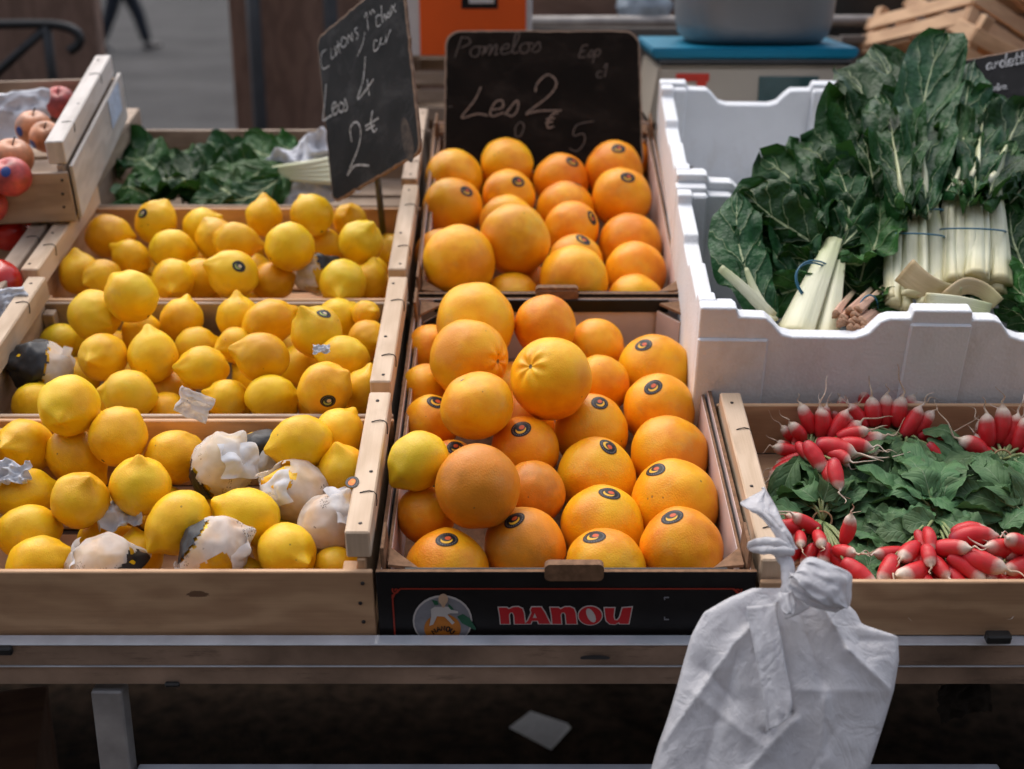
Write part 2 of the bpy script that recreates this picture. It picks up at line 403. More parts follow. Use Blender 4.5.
_nt = M['bag'].node_tree; _b = _nt.nodes['Principled BSDF']
_v = coords(_nt, 'Object', scale=(1, 1, .55)); _n1 = noise_t(_nt, _v, 26, 3, .5, 1.2); _n2 = noise_t(_nt, _v, 95, 3, .5, .8)
_r = math_n(_nt, 'ADD', math_n(_nt, 'ABSOLUTE', math_n(_nt, 'SUBTRACT', _n1, .5)), math_n(_nt, 'MULTIPLY', math_n(_nt, 'ABSOLUTE', math_n(_nt, 'SUBTRACT', _n2, .5)), .35))
bump(_nt, _b, _r, .75, .0065)
M['alu'].node_tree.nodes['Principled BSDF'].inputs['Specular IOR Level'].default_value = .2

# scuffs and grime on the foam boxes
_nt = M['poly'].node_tree; _b = _nt.nodes['Principled BSDF']
_src = _b.inputs['Base Color'].links[0].from_socket
_v = coords(_nt, 'Object', scale=(1, 1, .5), rnd=True)
_m = ramp(_nt, noise_t(_nt, _v, 9, 7, .72), [(.54, (0, 0, 0)), (.70, (1, 1, 1))])
_nt.links.new(mixc(_nt, math_n(_nt, 'MULTIPLY', _m, .34), _src, (.46, .40, .34)), _b.inputs['Base Color'])
_vo = _nt.nodes.new('ShaderNodeTexVoronoi'); _nt.links.new(coords(_nt, 'Object'), _vo.inputs['Vector']); _vo.inputs['Scale'].default_value = 230
bump(_nt, _b, math_n(_nt, 'ADD', _vo.outputs['Distance'], math_n(_nt, 'MULTIPLY', noise_t(_nt, _v, 40, 4), 1.5)), .3, .0015)

# rubbed-out chalk dust on the slates
for _k, _c, _a in (('slate', (.075, .073, .075), .55), ('slate_brown', (.035, .024, .018), .5)):
    _nt = M[_k].node_tree; _b = _nt.nodes['Principled BSDF']; _src = _b.inputs['Base Color'].links[0].from_socket
    _v = coords(_nt, 'Object', scale=(1, 1.6, 1)); _m = ramp(_nt, noise_t(_nt, _v, 13, 7, .68, .6), [(.50, (0, 0, 0)), (.72, (1, 1, 1))])
    _nt.links.new(mixc(_nt, math_n(_nt, 'MULTIPLY', _m, _a), _src, _c), _b.inputs['Base Color'])
# dirt and bare scratches on the rail
_nt = M['alu'].node_tree; _b = _nt.nodes['Principled BSDF']; _src = _b.inputs['Base Color'].links[0].from_socket
_v = coords(_nt, 'Object', scale=(.5, 3, 3)); _m = ramp(_nt, noise_t(_nt, _v, 24, 7, .72), [(.56, (0, 0, 0)), (.66, (1, 1, 1))])
_nt.links.new(mixc(_nt, math_n(_nt, 'MULTIPLY', _m, .5), _src, (.11, .075, .055)), _b.inputs['Base Color'])
_b = M['ground'].node_tree.nodes['Principled BSDF']; _b.inputs['Specular IOR Level'].default_value = .08; _b.inputs['Roughness'].default_value = .95
M['litter_shade'].node_tree.nodes['Principled BSDF'].inputs['Specular IOR Level'].default_value = .08
# ------------------------------------------------------------------ object helpers
def thing(name, label, cat, M4=None, group=None):
    o = bpy.data.objects.new(name, None); COL.objects.link(o)
    o.empty_display_size = .05
    if M4 is not None: o.matrix_world = M4
    o['label'] = label; o['category'] = cat
    if group: o['group'] = group
    return o

def tag(o, label, cat, group=None):
    o['label'] = label; o['category'] = cat
    if group: o['group'] = group
    return o

def link(name, me, parent=None, M4=None, mats=(), label=None):
    for m in mats: me.materials.append(M[m] if isinstance(m, str) else m)
    o = bpy.data.objects.new(name, me); COL.objects.link(o)
    if parent: o.parent = parent
    if M4 is not None:
        if parent: o.matrix_basis = M4
        else: o.matrix_world = M4
    if label: o['label'] = label
    return o

def smooth(me, on=True):
    me.polygons.foreach_set('use_smooth', [on] * len(me.polygons)); me.update()

def mesh(name, verts, faces, uvs=None, sm=True, fm=None):
    me = bpy.data.meshes.new(name)
    me.from_pydata([tuple(v) for v in verts], [], faces)
    if uvs is not None:
        lay = me.uv_layers.new(name='UVMap')
        vi = np.zeros(len(me.loops), dtype=np.int32); me.loops.foreach_get('vertex_index', vi)
        lay.data.foreach_set('uv', np.array(uvs, dtype=np.float32)[vi].ravel())
    if fm is not None: me.polygons.foreach_set('material_index', fm)
    smooth(me, sm)
    return me

def box_bm(bm, size, cen, bev=.0012, rot=None, mi=None):
    """bevelled box; UV in metres, u along the longest side"""
    r = bmesh.ops.create_cube(bm, size=1.0)
    vs = r['verts']
    for v in vs: v.co = Vector((v.co.x * size[0], v.co.y * size[1], v.co.z * size[2]))
    if bev > 0:
        es = list({e for v in vs for e in v.link_edges})
        rb = bmesh.ops.bevel(bm, geom=es, offset=min(bev, min(size) * .3), segments=1, affect='EDGES')
        vs = list({v for f in rb['faces'] for v in f.verts} | {v for v in vs if v.is_valid})
    fs = list({f for v in vs for f in v.link_faces})
    uvl = bm.loops.layers.uv.verify()
    order = sorted(range(3), key=lambda i: -size[i])
    ou, ov = random.random() * 3, random.random() * 3
    for f in fs:
        f.normal_update()
        n = f.normal; k = max(range(3), key=lambda i: abs(n[i]))
        ax = [i for i in order if i != k]
        for l in f.loops: l[uvl].uv = (l.vert.co[ax[0]] + ou, l.vert.co[ax[1]] + ov + (k * .31))
        if mi: f.material_index = mi(n)
    Mx = Matrix.Translation(Vector(cen)) @ (rot.to_4x4() if rot else Matrix.Identity(4))
    for v in vs: v.co = Mx @ v.co
    return vs

def bx(name, size, cen, mat, parent, bev=.0012, rot=None, label=None, mi=None):
    bm = bmesh.new(); box_bm(bm, size, cen, bev, rot, mi)
    me = bpy.data.meshes.new(name); bm.to_mesh(me); bm.free()
    return link(name, me, parent, None, mat if isinstance(mat, (list, tuple)) else (mat,), label)

def tube(pts, rad, n=8, cap=True, sm=2):
    """verts, faces, uvs of a tube along pts; rad is a number or a list"""
    pts = [Vector(p) for p in pts]
    if sm: pts, rad = resample(pts, rad, sm)
    k = len(pts); rads = rad if isinstance(rad, (list, tuple)) else [rad] * k
    V, Fc, U = [], [], []
    up = None
    for i, p in enumerate(pts):
        t = (pts[min(i + 1, k - 1)] - pts[max(i - 1, 0)]).normalized()
        if up is None:
            up = t.orthogonal().normalized()
        up = (up - t * up.dot(t)).normalized(); s = t.cross(up)
        for j in range(n):
            a = 2 * pi * j / n
            V.append(p + (up * cos(a) + s * sin(a)) * rads[i]); U.append((i / (k - 1), j / n))
    for i in range(k - 1):
        for j in range(n):
            Fc.append((i * n + j, i * n + (j + 1) % n, (i + 1) * n + (j + 1) % n, (i + 1) * n + j))
    if cap:
        Fc.append(tuple(range(n - 1, -1, -1))); Fc.append(tuple((k - 1) * n + j for j in range(n)))
    return V, Fc, U

def catmull(P, m):
    out = []
    k = len(P)
    for i in range(k - 1):
        a = P[max(i - 1, 0)]; b = P[i]; c = P[i + 1]; d = P[min(i + 2, k - 1)]
        for j in range(m):
            t = j / m
            out.append(.5 * ((2 * b) + (c - a) * t + (2 * a - 5 * b + 4 * c - d) * t * t + (3 * b - a - 3 * c + d) * t ** 3))
    out.append(P[-1].copy() if hasattr(P[-1], 'copy') else P[-1])
    return out

def resample(pts, rad, m):
    if len(pts) < 3 or m < 2: return pts, rad
    q = catmull(pts, m)
    if isinstance(rad, (list, tuple)):
        rad = [r.x for r in catmull([Vector((r, 0, 0)) for r in rad], m)]
    return q, rad

def join(parts):
    V, Fc, U = [], [], []
    for v, f, u in parts:
        o = len(V); V += list(v); Fc += [tuple(i + o for i in g) for g in f]; U += list(u)
    return V, Fc, U

def fbm(p, o=4):
    s, a = 0, 1
    for _ in range(o):
        s += a * noise.noise(p); p = p * 2.03 + Vector((3.1, 1.7, 5.3)); a *= .5
    return s

def curve_fill(name, polys, mat, parent, M4, offset=0.0, depth=.0002):
    """flat filled shapes (holes by nesting) as a thin mesh; polys are lists of 2-D points"""
    cu = bpy.data.curves.new(name, 'CURVE'); cu.dimensions = '2D'; cu.fill_mode = 'BOTH'
    cu.extrude = depth; cu.offset = offset
    for P in polys:
        s = cu.splines.new('POLY'); s.points.add(len(P) - 1)
        for i, (x, y) in enumerate(P): s.points[i].co = (x, y, 0, 1)
        s.use_cyclic_u = True
    o = bpy.data.objects.new(name, cu)
    COL.objects.link(o); bpy.context.view_layer.update()
    dg = bpy.context.evaluated_depsgraph_get()
    me = bpy.data.meshes.new_from_object(o.evaluated_get(dg))
    bpy.data.objects.remove(o); bpy.data.curves.remove(cu)
    me.name = name
    me.materials.clear()
    return link(name, me, parent, M4, (mat,))

# ------------------------------------------------------------------ wooden crates
def make_crate(label, u0, u1, v0, v1, w0, hb, hbar, matb='wood', matbar='wood_pale', bar=.026, tilt=0.0, yaw=0.0, group='wooden fruit crates', seed=0,
               end_bars=True, bar_h=.034, sticker=None, floor=True):
    random.seed(100 + seed)
    t = thing('wooden_crate', label, 'crate', T @ Matrix.Translation((u0, v0, w0)) @ Matrix.Rotation(yaw, 4, 'Z') @ Matrix.Rotation(tilt, 4, 'X'), group)
    W, D = u1 - u0, v1 - v0
    th = .0065
    bx('front_board', (W, th, hb - .006), (W / 2, th / 2, (hb + .006) / 2), matb, t)
    bx('rear_board', (W, th, hb - .006), (W / 2, D - th / 2, (hb + .006) / 2), matb, t)
    for s in (0, 1):
        x = .0045 if s == 0 else W - .0045
        bx('end_panel', (.009, D - 2 * th - .002, hbar - bar_h - .008), (x + (.007 if s == 0 else -.007), D / 2, (hbar - bar_h) / 2 + .004), matb, t)
        bars = bx('end_bar', (bar, D - .006 - 2 * th, bar_h), ((bar / 2 + .001) if s == 0 else W - bar / 2 - .001, D / 2, hbar - bar_h / 2), matbar, t, .0018,
                  Euler((random.uniform(-.004, .004), 0, random.uniform(-.006, .006))).to_matrix())
        xx = (bar / 2 + .001) if s == 0 else W - bar / 2 - .001
        for y in (.22 * D + random.uniform(-.02, .02), .7 * D + random.uniform(-.03, .03)):
            V, Fc, U = tube([(xx - .004, y, hbar + .0005), (xx + .006, y + .003, hbar + .0012), (xx + bar / 2 + .0008, y + .001, hbar - .002), (xx + bar / 2 + .001, y - .004, hbar - .014)], .0007, 5)
            link('staple', mesh('staple', V, Fc, U), bars, None, ('staple',))
        for y in (.05 * D + .01, .4 * D, .93 * D - .01):
            xn = xx + random.uniform(-.006, .006)
            V, Fc, U = tube([(xn, y, hbar - .004), (xn, y, hbar + .0006)], .0022, 7, sm=0)
            link('nail', mesh('nail', V, Fc, U), bars, None, ('staple',))
        # corner posts that tie the boards to the end panel
        for y in (.013 + th, D - .013 - th):
            bx('corner_post', (.016, .018, hb - .014), ((bar * .5 + .012) if s == 0 else W - bar * .5 - .012, y, hb / 2), matb, t)
    for s in (0, 1):
        xs = .012 if s == 0 else W - .012
        for z in (hb * .35, hb * .6, hb * .86):
            xn = xs + random.uniform(-.003, .003)
            V, Fc, U = tube([(xn, -.0012, z), (xn, .002, z)], .0022, 7, sm=0)
            link('nail', mesh('nail', V, Fc, U), t, None, ('staple',))
    if floor:
        n = max(3, int(D / .085))
        for i in range(n):
            bx('floor_slat', (W - .004, D / n - .014, .005), (W / 2, D * (i + .5) / n, .004), matb, t)
    return t

C_FRONT = make_crate('pine crate at the front left of the stall holding lemons and tissue wrapped ones', -.662, -.1465, .0, .2955, 0, .105, .150, seed=1)
C_MID = make_crate('second crate of lemons, directly behind the front lemon crate', -.688, -.1480, .3000, .6040, 0, .105, .150, seed=2, matb='wood_old')
C_BACK = make_crate('third crate of lemons, between the middle lemons and the leafy greens', -.706, -.1515, .6085, .9370, 0, .105, .150, seed=3)
C_GREEN = make_crate('crate of green leaves at the back, under the slanted slate', -.7260, -.1560, .9420, 1.3000, 0, .105, .150, 'wood_old', 'wood_old', seed=4)
C_RAD = make_crate('pine crate of radishes at the front right, below the white foam box',   .2600, .8300, -.0080, .3420, .018, .080, .102, seed=5, bar=.026)
C_TOM1 = make_crate('crate with a red tomato at the left frame edge', -1.22, -.712, .500, .800, 0, .105, .150, 'wood_old', 'wood_old', seed=6)
C_TOM2 = make_crate('dark crate of tomatoes beneath the apple crate', -1.24, -.732, .815, 1.250, 0, .085, .118, 'wood_old', 'wood_old', seed=7)
C_APP = make_crate('pale apple crate with a paper label on its side, stacked at upper left', -1.188, -.663, .718, 1.160, .152, .085, .130, 'wood_old', 'wood_grey', seed=8, yaw=R(5.2), bar=.027, bar_h=.036)
# the apple crate's outer side panel and its label
_w = 1.215 - .690
_sp = bx('side_panel', (.006, .44, .085), (_w + .0035, .2325, .048), 'wood_grey', C_APP)
bx('paper_label', (.0006, .10, .05), (_w + .0075, .36, .062), 'label_blue', C_APP, 0)

# sticker on the front crate's right bar
def disc(name, cen, ax, ay, n, mat, parent, label=None, wob=0, lift=0.0):
    V = [Vector(cen)]; U = [(0, 0)]; Fc = []
    k = 28
    for rr in (.5, 1):
        for i in range(k):
            a = 2 * pi * i / k
            V.append(Vector(cen) + Vector(ax) * cos(a) * rr + Vector(ay) * sin(a) * rr); U.append((cos(a) * rr, sin(a) * rr))
    for i in range(k):
        j = (i + 1) % k
        Fc.append((0, 1 + i, 1 + j)); Fc.append((1 + i, 1 + k + i, 1 + k + j, 1 + j))
    return link(name, mesh(name, V, Fc, U), parent, None, (mat,), label)
disc('oval_sticker', (.5015 - .014, .097, .1512), (.0075, 0, 0), (0, .0105, 0), None, 'sticker_orange', C_FRONT)

# ------------------------------------------------------------------ cardboard grapefruit boxes
def card_sheet(name, size, cen, parent, inner, outer_sign_axis, rot=None, label=None):
    """material by face: 0 outside, 1 inside, 2 cut edge"""
    ax, sg = outer_sign_axis
    def mi(n):
        if abs(n[ax]) > .6: return 0 if n[ax] * sg > 0 else 1
        return 2
    return bx(name, size, cen, ('card_black', inner, 'card_brown'), parent, .0006, rot, label, mi)

def make_box(label, u0, v0, w0, tilt, Lg, seed):
    random.seed(200 + seed)
    W, H, th = .400, .105, .0055
    t = thing('cardboard_box', label, 'cardboard box', T @ Matrix.Translation((u0, v0, w0)) @ Matrix.Rotation(tilt, 4, 'X'), 'black cardboard grapefruit boxes')
    card_sheet('front_wall', (W, th, H), (W / 2, th / 2, H / 2), t, 'card_white', (1, -1))
    card_sheet('rear_wall', (W, th, H), (W / 2, Lg - th / 2, H / 2), t, 'card_white', (1, 1))
    # printed black turn-over strip inside the rear wall and the front wall
    bx('turned_edge', (W - .06, .003, .020), (W / 2, Lg - th - .0017, H - .0105), 'card_black', t, .0005)
    bx('turned_edge', (W - .06, .003, .028), (W / 2, th + .0017, H - .0145), 'card_black', t, .0005)
    for s in (0, 1):
        sg = -1 if s == 0 else 1
        x = th / 2 if s == 0 else W - th / 2
        card_sheet('side_wall', (th, Lg - 2 * th - .001, H - .004), (x, Lg / 2, (H - .004) / 2), t, 'card_white', (0, sg))
        # second, folded-in layer: leaves a dark slot between two brown cut edges
        x2 = x - sg * (th + .0035)
        card_sheet('side_lining', (.0045, Lg - .06, H - .012 + random.uniform(0, .004)), (x2, Lg / 2, (H - .010) / 2), t, 'card_white', (0, sg), Euler((0, sg * .02, 0)).to_matrix())
        # upright stacking lugs near the corners
        for y in (.035, Lg - .035):
            card_sheet('stacking_lug', (.004, .045, .032), (x - sg * .004, y, H + .006), t, 'card_brown', (0, sg), Euler((0, sg * random.uniform(-.06, .1), 0)).to_matrix())
        # diagonal corner flaps
        for e in (0, 1):
            y = .0 if e == 0 else Lg
            ey = 1 if e == 0 else -1
            a = Vector((W / 2 + sg * (W / 2 - .046), y + ey * .0125, 0)); b = Vector((W / 2 + sg * (W / 2 - .0165), y + ey * .048, 0))
            mid = (a + b) / 2; ang = atan2((b - a).y, (b - a).x)
            card_sheet('corner_flap', ((b - a).length, .004, H - .016), (mid.x, mid.y, (H - .014) / 2), t, 'card_white', (1, -1 if e == 0 else 1), Matrix.Rotation(ang, 3, 'Z'))
            # little folded triangle lying on the corner
            z = H - .003
            c0 = Vector((W / 2 + sg * (W / 2 - .012), y + ey * .012, z)); c1 = Vector((W / 2 + sg * (W / 2 - .012), y + ey * .046, z - .004)); c2 = Vector((W / 2 + sg * (W / 2 - .044), y + ey * .012, z - .004))
            vs = [c0, c1, c2]; vs2 = [p + Vector((0, 0, .0035)) for p in vs]
            fc = [(0, 2, 1), (3, 4, 5)] + [(i, (i + 1) % 3, 3 + (i + 1) % 3, 3 + i) for i in range(3)]
            link('corner_fold', mesh('corner_fold', vs + vs2, fc, None, False), t, None, ('card_brown',))
    bx('box_floor', (W - 2 * th - .002, Lg - 2 * th - .002, .004), (W / 2, Lg / 2, .003), 'card_brown', t, 0)
    # rounded locking tabs that stand above the middle of each end wall
    for e in (0, 1):
        y = .001 if e == 0 else Lg - .001
        ey = 1 if e == 0 else -1
        wv, hh, r = .031, .011, .006
        P = []
        for cx, cz, a0 in ((wv - r, hh - r, 0), (-wv + r, hh - r, 90), (-wv + r, -hh + r, 180), (wv - r, -hh + r, 270)):
            for q in range(5):
                a = R(a0 + q * 22.5); P.append((cx + r * cos(a), cz + r * sin(a)))
        V = [Vector((W / 2 + px + .008, y - ey * .004 - ey * (0 if k == 0 else -.0085), H + .0015 + pz)) for k in (0, 1) for px, pz in P]
        n = len(P)
        Fc = [tuple(range(n)), tuple(range(2 * n - 1, n - 1, -1))] + [(i, n + i, n + (i + 1) % n, (i + 1) % n) for i in range(n)]
        me = mesh('locking_tab', V, Fc, None, False)
        bm = bmesh.new(); bm.from_mesh(me); bmesh.ops.recalc_face_normals(bm, faces=bm.faces[:]); bm.to_mesh(me); bm.free()
        link('locking_tab', me, t, None, ('card_brown',))
    return t

BOX1 = make_box('front black cardboard box of grapefruit with red lettering NANOU', -.143, 0, 0, 0, .617, 1)
BOX2 = make_box('black cardboard box of grapefruit behind the lettered one, slate standing in it', -.143, .625, .005, R(4), .600, 2)

# --- print on the front wall, in front-wall coordinates (x along the wall, y up)
PM = Matrix.Translation((0, -.0008, 0)) @ Matrix.Rotation(pi / 2, 4, 'X')
def fw(px, py):
    p = on_v(px, py, -.001); return (p.x + .143, p.z)
def z7(pts): return [fw(470 + x / 5.689, 570 + y / 5.689) for x, y in pts]
def z6(pts): return [fw(380 + x / 10.24, 575 + y / 10.24) for x, y in pts]
def ell(cx, cy, rx, ry, rot=0, n=28, a0=0, a1=360):
    out = []
    for i in range(n):
        a = R(a0 + (a1 - a0) * i / (n if a1 - a0 == 360 else n - 1)); x, y = rx * cos(a), ry * sin(a)
        out.append((cx + x * cos(R(rot)) - y * sin(R(rot)), cy + x * sin(R(rot)) + y * cos(R(rot))))
    return out
def letter_n(ox, w=1.0):
    P = [(0, 0), (46, 0), (58, 9), (82, -3), (112, -4), (134, 6), (143, 30), (150, 92), (92, 92), (88, 42), (80, 27), (66, 27), (58, 40), (62, 92), (12, 92), (8, 45)]
    return [(ox + x * w, 214 + y) for x, y in P]
LET = [letter_n(163), letter_n(457),
       [(352, 212), (404, 211), (424, 240), (456, 305), (392, 305), (386, 288), (352, 288), (345, 305), (313, 305), (330, 288), (350, 244), (345, 226)],
       [(357, 272), (380, 272), (368, 243)][::-1],
       ell(684, 259, 66, 52), ell(688, 258, 22, 44, -28)[::-1],
       [(766, 216), (822, 216), (816, 262), (822, 284), (838, 286), (852, 270), (868, 216), (920, 212), (902, 305), (852, 305), (848, 296), (826, 308), (796, 306), (776, 288), (770, 255)]]
curve_fill('lettering_outline', [z7(p) for i, p in enumerate(LET) if i not in (3, 5)], 'logo_white', BOX1, PM, .0012, .0001)
curve_fill('lettering', [z7(p) for p in LET], 'logo_red', BOX1, Matrix.Translation((0, -.0004, 0)) @ PM, 0, .0001)
# thin red frame line with corner scrolls
def line_poly(pts, wd):
    out = []
    P = [Vector((*p, 0)) for p in pts]
    L_, R_ = [], []
    for i, p in enumerate(P):
        t = (P[min(i + 1, len(P) - 1)] - P[max(i - 1, 0)]).normalized(); n = Vector((-t.y, t.x, 0))
        L_.append(((p + n * wd).x, (p + n * wd).y)); R_.append(((p - n * wd).x, (p - n * wd).y))
    return L_ + R_[::-1]
_x0, _z1 = fw(392, 589); _x1, _ = fw(742, 589)
lines = [line_poly([(_x0 + .008, _z1), (_x1 - .008, _z1)], .0009), line_poly([(_x0, _z1 - .008), (_x0, .012)], .0009), line_poly([(_x1, _z1 - .008), (_x1, .012)], .0009)]
for xx, sg in ((_x0, 1), (_x1, -1)):
    sc = [(xx + sg * (.001 + .0045 * (1 - q / 16) * cos(q * .55 + 2.5) * .9 + .003), _z1 - .002 + .0045 * (1 - q / 18) * sin(q * .55 + 2.5)) for q in range(14)]
    lines.append(line_poly(sc, .0008))
    lines.append(line_poly([(xx, _z1 - .012), (xx + sg * .0025, _z1 - .006), (xx + sg * .009, _z1 + .0005)], .0011))
    lines.append(line_poly([(xx - .003, .0135), (xx + .003, .0135)], .0012))
for i, P in enumerate(lines):
    curve_fill('printed_frame_line', [P], 'line_red', BOX1, Matrix.Translation((0, -.00012 * i, 0)) @ PM, 0, .00005)
# small pale registration corners
regs = [[(664, 597), (669, 597), (669, 598.2), (665.2, 598.2), (665.2, 600), (664, 600)], [(664, 617), (665.2, 617), (665.2, 619), (669, 619), (669, 620.2), (664, 620.2)]]
curve_fill('registration_mark', [[fw(*p) for p in P] for P in regs], 'logo_grey', BOX1, PM, 0, .0001)
# emblem: pale oval, orange with a seated figure, leaf and arched name
def lay(name, polys, mat, k): curve_fill(name, polys, mat, BOX1, Matrix.Translation((0, -.0003 * k, 0)) @ PM, 0, .0001)
lay('emblem_rim', [z6(ell(640, 470, 305, 262))], 'logo_white', 0)
lay('emblem_ground', [z6(ell(640, 472, 288, 245))], 'logo_grey', 1)
lay('emblem_orange', [z6(ell(640, 545, 188, 150))], 'logo_orange', 2)
lay('emblem_leaf', [z6([(790, 420), (850, 395), (920, 440), (985, 545), (975, 560), (900, 520), (840, 490)]), z6([(530, 250), (590, 262), (600, 300), (560, 305)]), z6([(700, 290), (745, 330), (760, 370), (700, 340)])], 'logo_green', 3)
lay('emblem_figure', [z6([(560, 320), (700, 320), (725, 350), (800, 365), (800, 385), (715, 385), (690, 400), (765, 480), (740, 500), (660, 420), (585, 415), (545, 500), (505, 515), (525, 420), (520, 345)])], 'logo_white', 4)
lay('emblem_figure_face', [z6(ell(648, 240, 50, 55)), z6([(625, 290), (672, 290), (660, 325), (640, 325)])], 'logo_skin', 5)
# arched letters N A N O U on the orange
arc = []
def arc_letter(ch, k):
    S = {'N': [[(0, 0), (0, 1), (.8, 0), (.8, 1)]], 'A': [[(0, 0), (.45, 1), (.9, 0)], [(.2, .35), (.7, .35)]], 'O': [[(.45 + .45 * cos(q * .524), .5 + .5 * sin(q * .524)) for q in range(13)]], 'U': [[(0, 1), (0, .25), (.25, 0), (.6, 0), (.8, .25), (.8, 1)]]}[ch]
    th0 = R(-38 + k * 19); cx, cy = 648, 690
    for st in S:
        pts = []
        for x, y in st:
            X = (x - .45) * 40; Y = y * 46 + 128
            pts.append((cx + X * cos(th0) + Y * sin(th0), cy - (Y * cos(th0) - X * sin(th0))))
        arc.append(line_poly(z6(pts), .00075))
for k, ch in enumerate('NANOU'): arc_letter(ch, k)
for i, P in enumerate(arc): lay('emblem_lettering', [P], 'card_black', 4.5 + i * .02)

# ------------------------------------------------------------------ polystyrene boxes
def make_poly(label, M4, W=.600):
    """origin: front left bottom corner; 0.60 wide, 0.40 deep"""
    D, H, th = .400, .220, .022
    t = thing('polystyrene_box', label, 'foam box', M4, 'white polystyrene vegetable boxes')
    def prof(S):
        prev = None; out = []
        for x, z in S: out.append((x, z))
        return out
    half = [(0, H), (.045, H), (.049, H - .012), (.082, H - .013), (.092, H - .022), (.104, H - .036), (.118, H - .040), (.196, H - .040), (.212, H - .034), (.226, H - .016), (.236, H - .012), (.262, H - .012), (.264, H), (.300, H)]
    if W < .5: half = half[:7] + [(W / 2, H - .040)]
    full = half + [(W - x, z) for x, z in half[::-1][1:]]
    def wall(name, top, depth, place):
        n = len(top)
        P = [(x, z) for x, z in top] + [(top[-1][0], 0), (top[0][0], 0)]
        bm = bmesh.new()
        fv = [bm.verts.new(place(x, 0, z)) for x, z in P]; bv = [bm.verts.new(place(x, depth, z)) for x, z in P]
        bm.faces.new(fv); bm.faces.new(bv[::-1])
        for i in range(len(P)):
            j = (i + 1) % len(P); bm.faces.new((fv[j], fv[i], bv[i], bv[j]))
        bmesh.ops.recalc_face_normals(bm, faces=bm.faces[:])
        es = [e for e in bm.edges if len(e.link_faces) == 2 and e.calc_face_angle(0) > .3]
        bmesh.ops.bevel(bm, geom=es, offset=.0028, segments=3, affect='EDGES', profile=.5)
        me = bpy.data.meshes.new(name); bm.to_mesh(me); bm.free()
        return link(name, me, t, None, ('poly',))
    wall('front_wall', full, th, lambda x, y, z: (x, y, z))
    wall('rear_wall', full, th, lambda x, y, z: (x, D - y, z))
    hs = H - .014
    side = [(th + .001, H - .001), (.046, H - .001), (.052, hs), (.155, hs), (.165, hs - .01), (.235, hs - .01), (.245, hs), (D - .052, hs), (D - .046, H - .001), (D - th - .001, H - .001)]
    wall('side_wall', side, th, lambda x, y, z: (y + .0004, x, z))
    wall('side_wall', side, th, lambda x, y, z: (W - y - .0004, x, z))
    # raised corner posts and the central pad on the outside of the long walls
    for y in (-.0035, D + .0035 - .008):
        bx('corner_pad', (.088, .008, H - .045), (.044, y + .004, (H - .045) / 2 + .002), 'poly', t, .002)
        bx('corner_pad', (.088, .008, H - .045), (W - .044, y + .004, (H - .045) / 2 + .002), 'poly', t, .002)
        if W > .5: bx('centre_pad', (.076, .008, H - .02), (W / 2, y + .004, (H - .02) / 2 + .002), 'poly', t, .002)
    # inner corner blocks and floor
    for x in (th + .012, W - th - .012):
        for y in (th + .009, D - th - .009):
            bx('corner_block', (.024, .018, H - .006), (x, y, (H - .006) / 2), 'poly', t, .003)
    bx('box_floor', (W - 2 * th - .002, D - 2 * th - .002, .024), (W / 2, D / 2, .012), 'poly', t, .002)
    return t
POLY1 = make_poly('front white foam box packed with chard bunches', T @ Matrix.Translation((.2345, .3700, 0)) @ Matrix.Rotation(R(-1.6), 4, 'Z'))
POLY2 = make_poly('rear white foam box standing empty beside the scale', T @ Matrix.Translation((.2480, .7780, .012)) @ Matrix.Rotation(R(-1.6), 4, 'Z') @ Matrix.Rotation(R(2.2), 4, 'X'), .310)
bx('drain_slot', (.006, .003, .018), (.065, .400 - .022 - .0015, .055), 'card_black', POLY2, .001)

# ------------------------------------------------------------------ the stall table
TB = thing('stall_table', 'long tilted market table with a worn aluminium front rail', 'table', T)
for i in range(7):
    bx('table_board', (2.9, .196, .018), (-.1, .11 + i * .2, -.0095), 'plank', TB, .002)
RX = 2.9
bx('front_rail', (RX, .012, .030), (-.1, -.0125, .0045), 'alu', TB, .002)
bx('front_rail', (RX, .010, .028), (-.1, -.0125, -.0250), 'alu', TB, .0015)
bx('rail_lip', (RX, .0150, .0026), (-.1, -.0125, .0211), 'alu_lit', TB, .0008)  # bright strip stands in for light on the rail top
bx('rail_groove', (RX, .003, .0016), (-.1, -.0180, -.0107), 'alu_lit', TB, .0003)
for x in (-.445, .602):
    Mi = Matrix.Rotation(-TILT, 3, 'X')
    bx('leg', (.034, .026, .70), (x, -.006 - .355 * sin(TILT) * 1.0, -.047 - .345), 'alu_dark', TB, .002, Mi)
for x in (-1.45, 1.25):
    bx('leg', (.038, .030, .96), (x, 1.38 - .49 * sin(TILT), -.02 - .475), 'alu_dark', TB, .002, Matrix.Rotation(-TILT, 3, 'X'))
bx('added_skirt', (2.86, .006, .62), (-.1, 1.385 - .3 * sin(TILT), -.34), 'added_skirt', TB, 0, Matrix.Rotation(-TILT, 3, 'X'))  # tarps added out of view to keep light off the ground beneath
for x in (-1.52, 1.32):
    bx('added_skirt', (.006, 1.40, .70), (x, .69, -.37), 'added_skirt', TB, 0)
bx('crossbar', (.975, .026, .026), (.064, -.006 - .10 * sin(TILT) - .012, -.047 - .117), 'alu_lit', TB, .002, Matrix.Rotation(-TILT, 3, 'X'))  # paler metal paints in the light on its top face
for px, py, s in ((6, 648, (.016, .008, .011)), (173, 682, (.016, .006, .006)), (997, 635, (.026, .012, .012))):
    p = on_v(px, py, -.019)
    bx('clip', s, (p.x, -.0225, p.z), 'black_clip', TB, .002)
p = on_v(595, 658, -.019)
disc('tape_scrap', (p.x, -.0190, p.z), (.016, 0, 0), (0, -.001, .005), None, 'pole_grey', TB)
